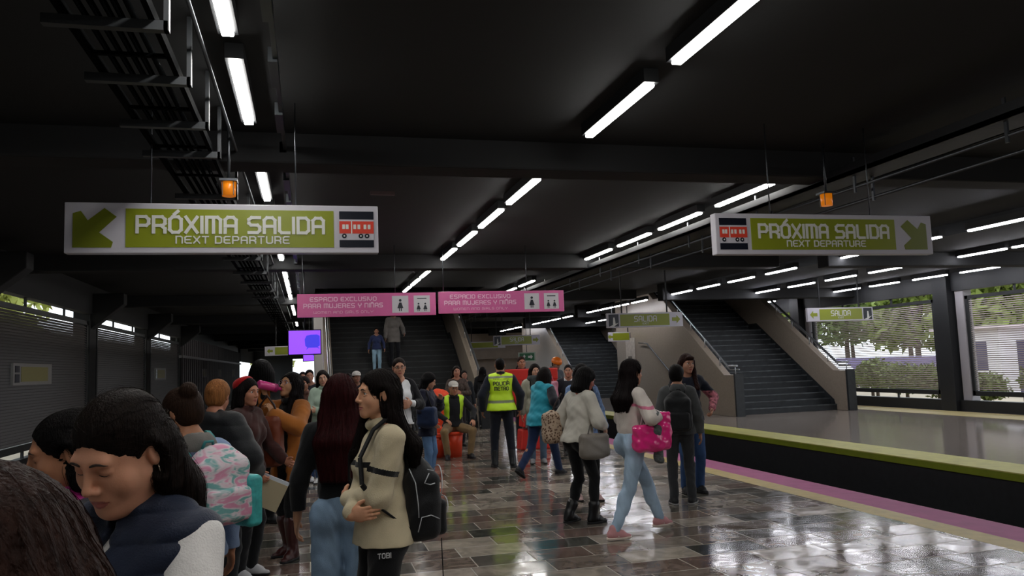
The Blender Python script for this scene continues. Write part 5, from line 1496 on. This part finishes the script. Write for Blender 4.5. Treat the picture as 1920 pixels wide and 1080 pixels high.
for s in (-1, 1): gl.tube([Js['hp'](s * .031 + .022 * math.cos(a), .100, .004 + .016 * math.sin(a)) for a in np.linspace(0, 2 * PI, 13)], .0028, 6)
gl.build('glasses', plain('dark_frame', '#2a1a1e', .3), Js['root'])
def bucket(x, y, r, h, label):
    e = empty('plastic_bucket', (x, y, 0), 0, label, 'bucket')
    b_ = MB(); b_.tube([(0, 0, 0), (0, 0, h * .55), (0, 0, h)], [r * .82, r * .92, r], 28); b_.build('tub', M_or, e)
    b_ = MB(); b_.tube([(0, 0, h - .05), (0, 0, h + .01)], [r * 1.04, r * 1.04], 28); b_.build('rim', M_or, e)
bucket(2.52, 14.42, .17, .44, 'orange upturned bucket under the seated man')
bucket(2.22, 14.55, .19, .40, 'orange bucket standing left of the seated man')
# orange bag / vest heap behind seated man
oc = empty('orange_sack', (2.35, 15.1, 0), 0, 'tall bright orange sack behind the seated man', 'sack')
B = SDF(); B.box((0, 0, .56), (.14, .06, .44), .10, None, k=.05); B.ell((.02, 0, 1.08), (.2, .12, .12), k=.08); sdf_mesh('sack_body', B, .012, plain('orange_fabric', '#e8481c', .6, bump=.2, bscale=20), oc, extra=fold_fn(.014, 2, .7))
person(2.95, 16.3, 182, 1.60, 'woman in a mottled brown top by the beige parapet, behind the seated man', .009, skin='#b98870', top=dict(m=mat('pattern', '#4f443e', .8, vary=.6, vscale=25), hem=-.08), bottom=dict(m=cloth('#26242a')), shoes=dict(m=plain('leather', '#1c1a1a', .5)),
    hair=dict(style='long', c='#1c1412', L=.25), armL=dict(w=(-.05, .2, 1.15), hint=(-1, -.4, -.6)), armR=dict(w=(.05, .2, 1.1), hint=(1, -.4, -.6)))

# ---- police officer
M_hv = plain('hi_vis_yellow', '#c4ea22', .55); M_band = plain('reflective_band', '#7c8466', .4)
Jp = person(2.98, 12.55, 8, 1.70, 'police officer from behind in a yellow vest reading POLICIA METRO', .0062, male=True, g=1.10, skin='#a87458',
    top=dict(name='hi_vis_vest', m=M_hv, t=.036, sleeve='none', hem=-.04, fold=.003, w=1.05, pm=[M_band], paint=[lambda X, Y, Z: (np.abs(Z - 1.03) < .022) | ((np.abs(Z - 1.415) < .016) & (Y < 0))]),
    under=dict(name='uniform_jacket', m=cloth('#151a26'), t=.026, hem=-.06, sw=1.1, collar=.014), bottom=dict(m=cloth('#151925'), kind='straight'), shoes=dict(m=plain('boot_leather_black', '#121214', .35), boot=.42),
    hair=dict(style='short', c='#100d0c', v=-.006), legL=((-.13, .02, .08), -10), legR=((.15, -.04, .08), 14), armL=dict(w=(-.30, .04, .90), hint=(-1, -1, 0)), armR=dict(w=(.30, .05, .90), hint=(1, -1, 0)))
def on_back(J, text, zc, h, wid, m, thick=1.2):
    ob = J['top_ob']; me = ob.data; bvh = BVHTree.FromPolygons([v.co[:] for v in me.vertices], [p.vertices[:] for p in me.polygons])
    def T_(p):
        hit = bvh.ray_cast(Vector((p[0], -.6, p[2])), Vector((0, 1, 0)))
        yy = hit[0].y - .004 if hit[0] is not None else -.16
        return (p[0], yy, p[2])
    mb = MB(); lettering(mb, text, 0, zc, h, wid, 0, thick, T=T_); return mb.build('lettering', m, J['root'])
Mk = plain('black_print', '#20241a', .6)
on_back(Jp, 'POLICÍA', 1.315, .052, .25, Mk, 1.9); on_back(Jp, 'METRO', 1.235, .052, .22, Mk, 1.9); on_back(Jp, 'SEGURIDAD', 1.385, .018, .25, Mk, .8)
person(4.40, 20.5, 20, 1.56, 'dark-clothed woman with her back turned, standing at the foot of the beige parapet', .012, top=dict(name='coat', m=cloth('#121318'), t=.03, hem=-.3), bottom=dict(m=cloth('#121318')), shoes=dict(m=plain('leather', '#1c1a1a', .5)), hair=dict(style='long', c='#0d0b0c', L=.3))
person(4.55, 22.2, 190, 1.76, 'tall dark figure behind the woman at the foot of the beige parapet', .012, male=True, top=dict(name='jacket', m=cloth('#23262e'), hem=-.1), bottom=dict(m=cloth('#15161c')), shoes=dict(m=plain('leather', '#1c1a1a', .5)), hair=dict(style='short', c='#100d0c'))

# ---- teal jacket walker
Jt = person(3.20, 11.1, 58, 1.56, 'walking person in a teal padded jacket with dark sleeves and navy trousers', .0062, skin='#b07a5e', lean=12, pel=(0, 0, .90), g=1.1,
    top=dict(name='jacket', m=cloth('#2391a6', 'nylon', .6), t=.040, sleeve='none', hem=-.10, hood=True, fold=.007), under=dict(name='shirt', m=cloth('#1a1a24'), t=.026, hem=.05, sw=1.15),
    bottom=dict(m=cloth('#1d2c4e'), kind='straight'), shoes=dict(m=plain('canvas', '#14151a', .7), pitch=dict(L=35)), legR=((.09, .30, .09), 4), legL=((-.09, -.40, .17), -4), head=(20, -2, 0),
    hair=dict(style='bob', c='#15100f', L=.1, v=.014), armL=dict(w=(-.16, .32, 1.40), hint=(-1, -.1, -.9), d=(0, .4, .9), curl=.8), armR=dict(w=(.20, .16, 1.10), hint=(1, -1, -.4)))
# ---- woman with scarf and pale coat
Jd = person(3.60, 12.7, 188, 1.58, 'dark-haired woman in a pale coat with a big dark grey scarf, behind the teal jacket', .0075, skin='#b98a74',
    top=dict(name='coat', m=cloth('#a9a698'), t=.03, hem=-.2), bottom=dict(m=denim('#5e7288')), shoes=dict(m=plain('canvas', '#888', .7) if False else plain('canvas', '#87878a', .7)), hair=dict(style='long', c='#150f0f', L=.24, v=.008, front=(-1, 1), Lf=.22), head=(5, 0, 0))
B = SDF()
for q in range(10):
    a0, a1 = 2 * PI * q / 10, 2 * PI * (q + 1) / 10
    B.cone(Jd['t'](.085 * math.cos(a0), .015 + .09 * math.sin(a0), .545), Jd['t'](.085 * math.cos(a1), .015 + .09 * math.sin(a1), .545), .048, k=.03)
B.ell(Jd['t'](.0, .12, .44), (.09, .05, .12), k=.04)
sdf_mesh('scarf', B, .009, cloth('#343a3c'), Jd['root'], extra=fold_fn(.006, 4))
person(4.15, 15.6, 185, 1.74, 'man in dark red standing behind the red barricade under the green exit sign', .009, male=True, skin='#a8745a', top=dict(name='jacket', m=cloth('#4a1c26'), t=.025, hem=-.06, collar=.03), bottom=dict(m=cloth('#202028')), shoes=dict(m=plain('leather', '#1c1a1a', .5)), hair=dict(style='short', c='#2a1c18'))
Jo = person(5.28, 17.0, 150, 1.70, 'worker in an orange cap and grey hooded top beyond the red barricade', .010, male=True, skin='#8a6a5c', top=dict(name='hoodie', m=cloth('#4d545c'), t=.03, hem=-.06, hood=True, collar=.04), bottom=dict(m=cloth('#202028')), shoes=dict(m=plain('leather', '#1c1a1a', .5)), hair=dict(style='short', c='#2a1c18'), head=(0, 25, 0))
B = SDF(); B.ell(Jo['hp'](0, -.01, .055), (.115, .130, .100), Jo['Rh'], k=.01); B.plane(Jo['hp'](0, 0, .015), -(Jo['Rh'] @ V3(0, 0, 1))); sdf_mesh('cap', B, .008, plain('orange_helmet', '#e07018', .4), Jo['root'])
person(4.44, 13.5, 200, 1.55, 'man with short dark hair and a white scarf, behind the grey handbag woman', .008, male=True, skin='#a8745e', top=dict(name='jacket', m=cloth('#1b1c24'), t=.024, hem=-.08, pm=[cloth('#c8c8cc')], paint=[lambda X, Y, Z: (Z > 1.42) & (np.abs(X) < .09)]), bottom=dict(m=cloth('#23242c')), shoes=dict(m=plain('leather', '#1c1a1a', .5)), hair=dict(style='short', c='#141010'))
pbx = empty('shopping_bag', (4.05, 13.4, .96), .3, 'pale pink translucent plastic bag carried behind the teal jacket walker', 'bag')
B = SDF(); B.box((0, 0, .17), (.10, .05, .13), .04, None, k=.02); B.ell((0, 0, .08), (.16, .09, .09), k=.05); sdf_mesh('bag_body', B, .008, plain('pink_film', '#d88aa0', .25, trans=.3), pbx, extra=fold_fn(.008, 5))
b_ = MB(); b_.tube([(-.10, 0, .32), (-.02, 0, .50), (.02, 0, .50), (.10, 0, .32)], .008, 6); b_.build('handles', plain('pink_film_handle', '#d88aa0', .3), pbx)
jersey_stack(4.15, 14.9, 'red plastic barricade stacked in blocks behind the police officer and the teal jacket')

# ---- grey handbag woman
Jg = person(2.62, 7.75, 70, 1.55, 'walking woman in a white cardigan and black leggings with her face turned away', .0048, skin='#a8665a', lean=9, pel=(0, 0, .915), g=1.06,
    top=dict(name='cardigan', m=cloth('#c9c5ba'), t=.026, hem=-.02, sw=1.15, fold=.006), bottom=dict(m=cloth('#101114'), kind='skinny'), shoes=dict(m=plain('boot_leather_black', '#121214', .3), boot=.30),
    hair=dict(style='bob', c='#0d0b0c', L=.12, v=.014), head=(-16, 16, 0), armR=dict(w=(.12, .27, 1.05), hint=(1, -.8, -.5), d=(-.6, .8, .1), n=(-.5, 0, -.8), curl=.7), armL=dict(w=(-.22, .14, .95), hint=(-1, -1, 0)),
    legR=((.07, .12, .08), 6), legL=((-.08, -.10, .10), -6))
def handbag(J, label, m, c, size, strap, vox, hang, m2=None, rot=0, cat='handbag', name='handbag', paint=None):
    e = bag_root(J, name, label, cat); t = J['t']; c = V3(*c)
    B = SDF(); R = rotm(math.radians(rot)); sx, sy, sz = size
    B.box(c, (sx - .04, sy * .6, sz - .05), .04, R, k=.02); B.ell(c + V3(0, 0, -sz * .35), (sx * 1.08, sy * 1.3, sz * .75), R, k=.05)
    B.plane(c + V3(0, 0, sz * .95), (0, 0, 1))
    sdf_mesh('bag_body', B, vox, m, e, extra=fold_fn(.005, sx * 9))
    hs = MB()
    for s in (-1, 1):
        pts = [c + R @ V3(s * sx * .55, s * sy * .2, sz * .75), V3(*hang) + R @ V3(s * .045, 0, -.06), V3(*hang)]
        hs.tube(pts, .008, 8)
    hs.build('strap', strap, e); return e
handbag(Jg, 'large taupe grey handbag on the arm of the woman in the white cardigan', plain('taupe_leather', '#837c74', .5, bump=.15, bscale=90), (.25, .02, .86), (.165, .055, .135), plain('taupe_strap', '#5f5a54', .5), .005, (.20, .06, 1.12), rot=84)
ab = empty('patterned_tote', (2.42, 7.98, .80), .5, 'brown and white leopard-print bag hanging behind the white cardigan', 'bag', scale=.85)
def leopard():
    m = bpy.data.materials.new('leopard_print'); m.use_nodes = True; t = m.node_tree; b = t.nodes['Principled BSDF']
    tc = t.nodes.new('ShaderNodeTexCoord'); n = t.nodes.new('ShaderNodeTexVoronoi'); n.inputs['Scale'].default_value = 34; t.links.new(tc.outputs['Object'], n.inputs['Vector'])
    r = t.nodes.new('ShaderNodeValToRGB'); r.color_ramp.elements[0].position = .3; r.color_ramp.elements[0].color = lin('#5a3a26'); r.color_ramp.elements[1].position = .5; r.color_ramp.elements[1].color = lin('#bfa892')
    t.links.new(n.outputs['Distance'], r.inputs[0]); t.links.new(r.outputs[0], b.inputs['Base Color']); b.inputs['Roughness'].default_value = .7; return m
B = SDF(); B.box((0, 0, .17), (.06, .04, .13), .05, None, k=.02); B.ell((0, 0, .09), (.13, .09, .10), k=.05); B.ell((0, 0, .28), (.06, .05, .10), k=.06); sdf_mesh('bag_body', B, .006, leopard(), ab, extra=fold_fn(.005, 3))
b_ = MB(); b_.tube([(0, 0, .34), (.05, -.03, .46), (.12, -.07, .58)], .009, 6); b_.build('strap', plain('dark_leather', '#2a1512', .5), ab)
# ---- denim jacket woman
person(3.14, 9.05, 170, 1.56, 'long-haired woman in a blue denim jacket and black trousers behind the white cardigan', .0055, skin='#b98c78', top=dict(name='denim_jacket', m=mat('patterned_denim', '#6d87b0', .8, vary=.55, vscale=22, bump=.2), t=.026, hem=-.10, collar=.015, sw=1.12),
    bottom=dict(m=cloth('#101114'), kind='mid'), shoes=dict(m=plain('canvas', '#c9a8a6', .7)), hair=dict(style='long', c='#100c0d', L=.46, v=.006, front=(-1,), Lf=.46, w=1.3), head=(-10, 0, 0), legL=((-.08, .08, .08), -8), legR=((.10, -.06, .08), 10),
    armL=dict(w=(-.26, .08, .90), d=(0, .2, -1), curl=.5))
# ---- pink bag woman walking
Jk = person(2.90, 7.05, 78, 1.62, 'walking woman in a white top with pink print, pale blue jeans and pink sneakers', .0042, skin='#c9957c', lip='#a85c5c', lean=3, pel=(0, 0, .895), g=1.1,
    top=dict(name='shirt', m=cloth('#cfc6be'), t=.020, hem=.0, sw=1.1, sleeve='long', cuffw=1.1, fold=.006, pm=[cloth('#c9718c'), cloth('#4a504c')],
        paint=[lambda X, Y, Z: (np.abs(Z - 1.30 + .16 * (X + .1) - .10 * Y) < .013) & (Z > 1.2), lambda X, Y, Z: (np.abs(Z - 1.245 + .16 * (X + .1) - .10 * Y) < .012) & (Y > .03)]),
    bottom=dict(m=denim('#a4bcd2'), kind='mid', fold=.005), waist=.10, shoes=dict(m=plain('pink_suede', '#c98f92', .8), sole=plain('cream_rubber', '#d8c8bc', .6), stripes=True, pitch=dict(R=0, L=0)),
    legR=((.07, -.28, .085), 10), legL=((-.07, .36, .08), -6), head=(0, 2, 0),
    hair=dict(style='long', c='#140e0f', L=.36, v=.008, w=1.05, front=(-1,), Lf=.34, showear=(1,), strands=400, sr=.002, lift=.008),
    armR=dict(w=(.20, .22, 1.13), hint=(1, -.7, -.6), d=(-.1, .8, -.5), n=(-.8, -.2, -.4), curl=.55), armL=dict(w=(-.10, .26, 1.12), hint=(-1, -.7, -.6), d=(.3, .9, -.2), n=(.6, 0, -.8), curl=.55))
pk = bag_root(Jk, 'tote_bag', 'bright pink glossy plastic tote bag in the arms of the walking woman', 'bag')
M_pk = plain('glossy_pink_plastic', '#ea2f84', .16, coat=.6, bump=.3, bscale=14)
R = rotm(.0, 0, 0); B = SDF(); c = V3(.25, .07, .965)
B.box(c + V3(0, 0, -.02), (.03, .155, .085), .04, None, k=.02); B.ell(c + V3(0, 0, -.07), (.080, .20, .085), k=.04); B.box(c + V3(.0, .12, .10), (.03, .06, .09), .025, None, k=.03)
B.ell(c + V3(.0, .02, .13), (.05, .13, .09), k=.01, op='-')
sdf_mesh('bag_body', B, .0045, M_pk, pk, extra=fold_fn(.006, 1.7, 1.4))
b_ = MB()
for s in (-1, 1): b_.tube([c + V3(s * .045, -.10, .06), c + V3(s * .03, -.06, .22), c + V3(s * .02, .0, .26), c + V3(s * .03, .08, .22), c + V3(s * .045, .13, .10)], .007, 8)
b_.build('handles', plain('white_strap', '#d8d0d0', .5), pk)
gs = empty('grey_sweater', (2.90, 7.05, 0), -math.radians(78), 'bundle of grey cloth tucked over the pink tote bag', 'garment', scale=1.62 / 1.7)
B = SDF(); B.ell((.22, .10, 1.08), (.055, .11, .05), rotm(0, .5, 0), k=.03); B.ell((.30, .10, 1.01), (.03, .075, .06), k=.03); B.cone((.25, .14, .84), (.24, .15, .74), .045, .05, k=.03); sdf_mesh('cloth', B, .006, mat('grey_knit', '#5a6060', .9, vary=.4, vscale=40, stretch=(1, 1, 3)), gs, extra=fold_fn(.008, 2, 1.5))

# ---- hoodie with black backpack and friend
Jh = person(4.0, 8.3, 22, 1.51, 'person from behind in a dark grey hoodie and charcoal trousers near the platform edge', .0052, skin='#a87a62',
    top=dict(name='hoodie', m=cloth('#494b4c'), t=.030, hood=True, hem=-.06, sw=1.15), bottom=dict(m=cloth('#35373a'), kind='straight', fold=.006), shoes=dict(m=plain('canvas', '#17181b', .7), sole=plain('grey_rubber', '#8d8d8d', .6)), hair=dict(style='short', c='#110e0e', v=.012), legL=((-.11, -.01, .08), -16), legR=((.11, .03, .08), 24), head=(-14, 4, 0))
backpack(Jh, 'plain black backpack on the dark grey hoodie near the platform edge', cloth('#0d1013', 'nylon', .65), .006, (.17, .10, .25), (-.02, -.21, .22))
person(4.45, 8.95, 185, 1.64, 'long-haired woman in a navy top with red and white patterned sleeve, facing the grey hoodie', .0055, skin='#b0806a',
    top=dict(m=cloth('#161a28'), t=.018, hem=-.04, pm=[mat('red_white_pattern', '#a05a66', .7, vary=.9, vscale=30)], paint=[lambda X, Y, Z: (X < -.19) & (Z < 1.25) & (Z > 1.0)]),
    bottom=dict(m=denim('#3f5a86')), shoes=dict(m=plain('canvas', '#17181b', .7)), hair=dict(style='long', c='#2a1815', L=.34, fringe=True, front=(-1,), Lf=.32), head=(8, 6, 0), armL=dict(w=(-.24, .16, 1.02), hint=(-1, -.6, -.2), curl=.6))

# ---- stairs walkers
person(1.90, 23.15, 180, 1.30, 'child in a dark blue top and pale jeans walking down the wide staircase', .010, z=1.485, skin='#a87860', top=dict(m=cloth('#2a3358'), hem=-.02), bottom=dict(m=denim('#8fb0c4')), shoes=dict(m=plain('canvas', '#87878a', .7)), hair=dict(style='short', c='#141010'), legL=((-.09, .06, .08), -8), armL=dict(w=(-.28, .12, .92)), armR=dict(w=(.30, .05, .90)))
person(2.42, 23.42, 170, 1.70, 'person in a grey jacket with a bag near the top of the wide staircase', .011, z=1.65, skin='#8a6a5c', top=dict(name='jacket', m=cloth('#77726e'), t=.03, hem=-.2), bottom=dict(m=cloth('#15161c')), shoes=dict(m=plain('leather', '#1c1a1a', .5)), hair=dict(style='short', c='#141010'), armL=dict(w=(-.28, .10, .98)))

# ---- the crowd by the far stairs and beyond
person(.22, 12.1, 200, 1.60, 'woman in a mint green jacket and jeans with parted dark hair, arms folded', .0075, skin='#bd8f78', top=dict(name='jacket', m=cloth('#a8bcab'), t=.032, hem=-.02, collar=.02), bottom=dict(m=denim('#41597c')), shoes=dict(m=plain('canvas', '#d8d8da', .7)), hair=dict(style='long', c='#120d0e', L=.28, v=.006), head=(18, 2, 8),
    armL=dict(w=(.04, .2, 1.12), hint=(-1, -.3, -.6)), armR=dict(w=(-.04, .22, 1.08), hint=(1, -.3, -.6)))
person(-.06, 12.35, 185, 1.52, 'young person with short dark hair and a brown top left of the mint jacket', .0075, skin='#a87660', top=dict(m=cloth('#6a4a42'), hem=-.02, collar=.02), bottom=dict(m=denim('#33466a')), shoes=dict(m=plain('canvas', '#d8d8da', .7)), hair=dict(style='short', c='#151010', v=.006), head=(-8, 0, 0))
person(-.50, 9.2, 150, 1.70, 'tall figure all in black with big dark hair, standing left behind the mustard coat', .008, skin='#4a3a34', top=dict(name='coat', m=cloth('#0c0d10'), t=.045, hem=-.3, collar=.03), bottom=dict(m=cloth('#0c0d10')), shoes=dict(m=plain('leather', '#121214', .5)), hair=dict(style='bob', c='#0a0909', L=.1, v=.035), head=(160, 0, 0))
person(.65, 14.0, 175, 1.54, 'person shading their eyes with a raised hand in front of the wide staircase', .009, skin='#b08068', top=dict(m=cloth('#1c2026')), bottom=dict(m=cloth('#1c2026')), shoes=dict(m=plain('leather', '#1c1a1a', .5)), hair=dict(style='short', c='#151010'), armR=dict(w=(.13, .14, 1.60), hint=(1, .1, -.4), d=(-1, .1, .1), n=(0, 0, -1), curl=.3))
Jx = person(.91, 16.0, 170, 1.56, 'person in a white cap in front of the wide staircase', .010, skin='#8a6250', top=dict(m=cloth('#22242a')), bottom=dict(m=cloth('#1c2026')), shoes=dict(m=plain('leather', '#1c1a1a', .5)), hair=dict(style='short', c='#151010'))
B = SDF(); B.ell(Jx['hp'](0, -.015, .062), (.094, .112, .078), Jx['Rh'], k=.01); B.ell(Jx['hp'](0, .11, .050), (.062, .055, .012), Jx['Rh'], k=.01); B.plane(Jx['hp'](0, 0, .035), -(Jx['Rh'] @ V3(0, 0, 1))); sdf_mesh('cap', B, .008, cloth('#d8d6d2'), Jx['root'])
for (px_, py_, H_, tc_, hc2, st_, lab_) in ((-.37, 14.0, 1.54, '#7c4a5c', '#1c1212', 'long', 'person in a dusky pink top far back under the bright opening, behind the pink bottle'),
        (-.25, 16.2, 1.57, '#a88a92', '#2a1a16', 'short', 'person in a pale pink top far back beneath the purple screens'),
        (-.12, 18.4, 1.60, '#6a2438', '#181012', 'bob', 'person with a crimson top far back beneath the purple screens'),
        (.02, 15.2, 1.63, '#22242c', '#101010', 'short', 'person in dark clothes just left of the pale column, before the bright opening'),
        (-.62, 12.6, 1.50, '#131418', '#0d0c0c', 'bob', 'dark-haired person in black just behind the pink bottle'),
        (.26, 17.6, 1.52, '#30303a', '#141010', 'bob', 'person in a grey top standing at the foot of the pale column'),
        (3.35, 17.6, 1.50, '#262a30', '#141010', 'short', 'short person in a dark jacket beside the wide staircase parapet behind the officer'),
        (-.95, 19.5, 1.62, '#1a1c22', '#141010', 'short', 'distant person in black under the bright far opening'),
        (5.0, 19.0, 1.58, '#5a2026', '#1c1212', 'long', 'person in dark red behind the red barricade, far along the platform edge')):
    person(px_, py_, 178, H_, lab_, .011, skin='#a87a66', top=dict(m=cloth(tc_)), bottom=dict(m=cloth('#20222a')), shoes=dict(m=plain('leather', '#1c1a1a', .5)), hair=dict(style=st_, c=hc2, L=.22), eyes=False)
cam.data.name = 'camera'
bpy.context.view_layer.update()
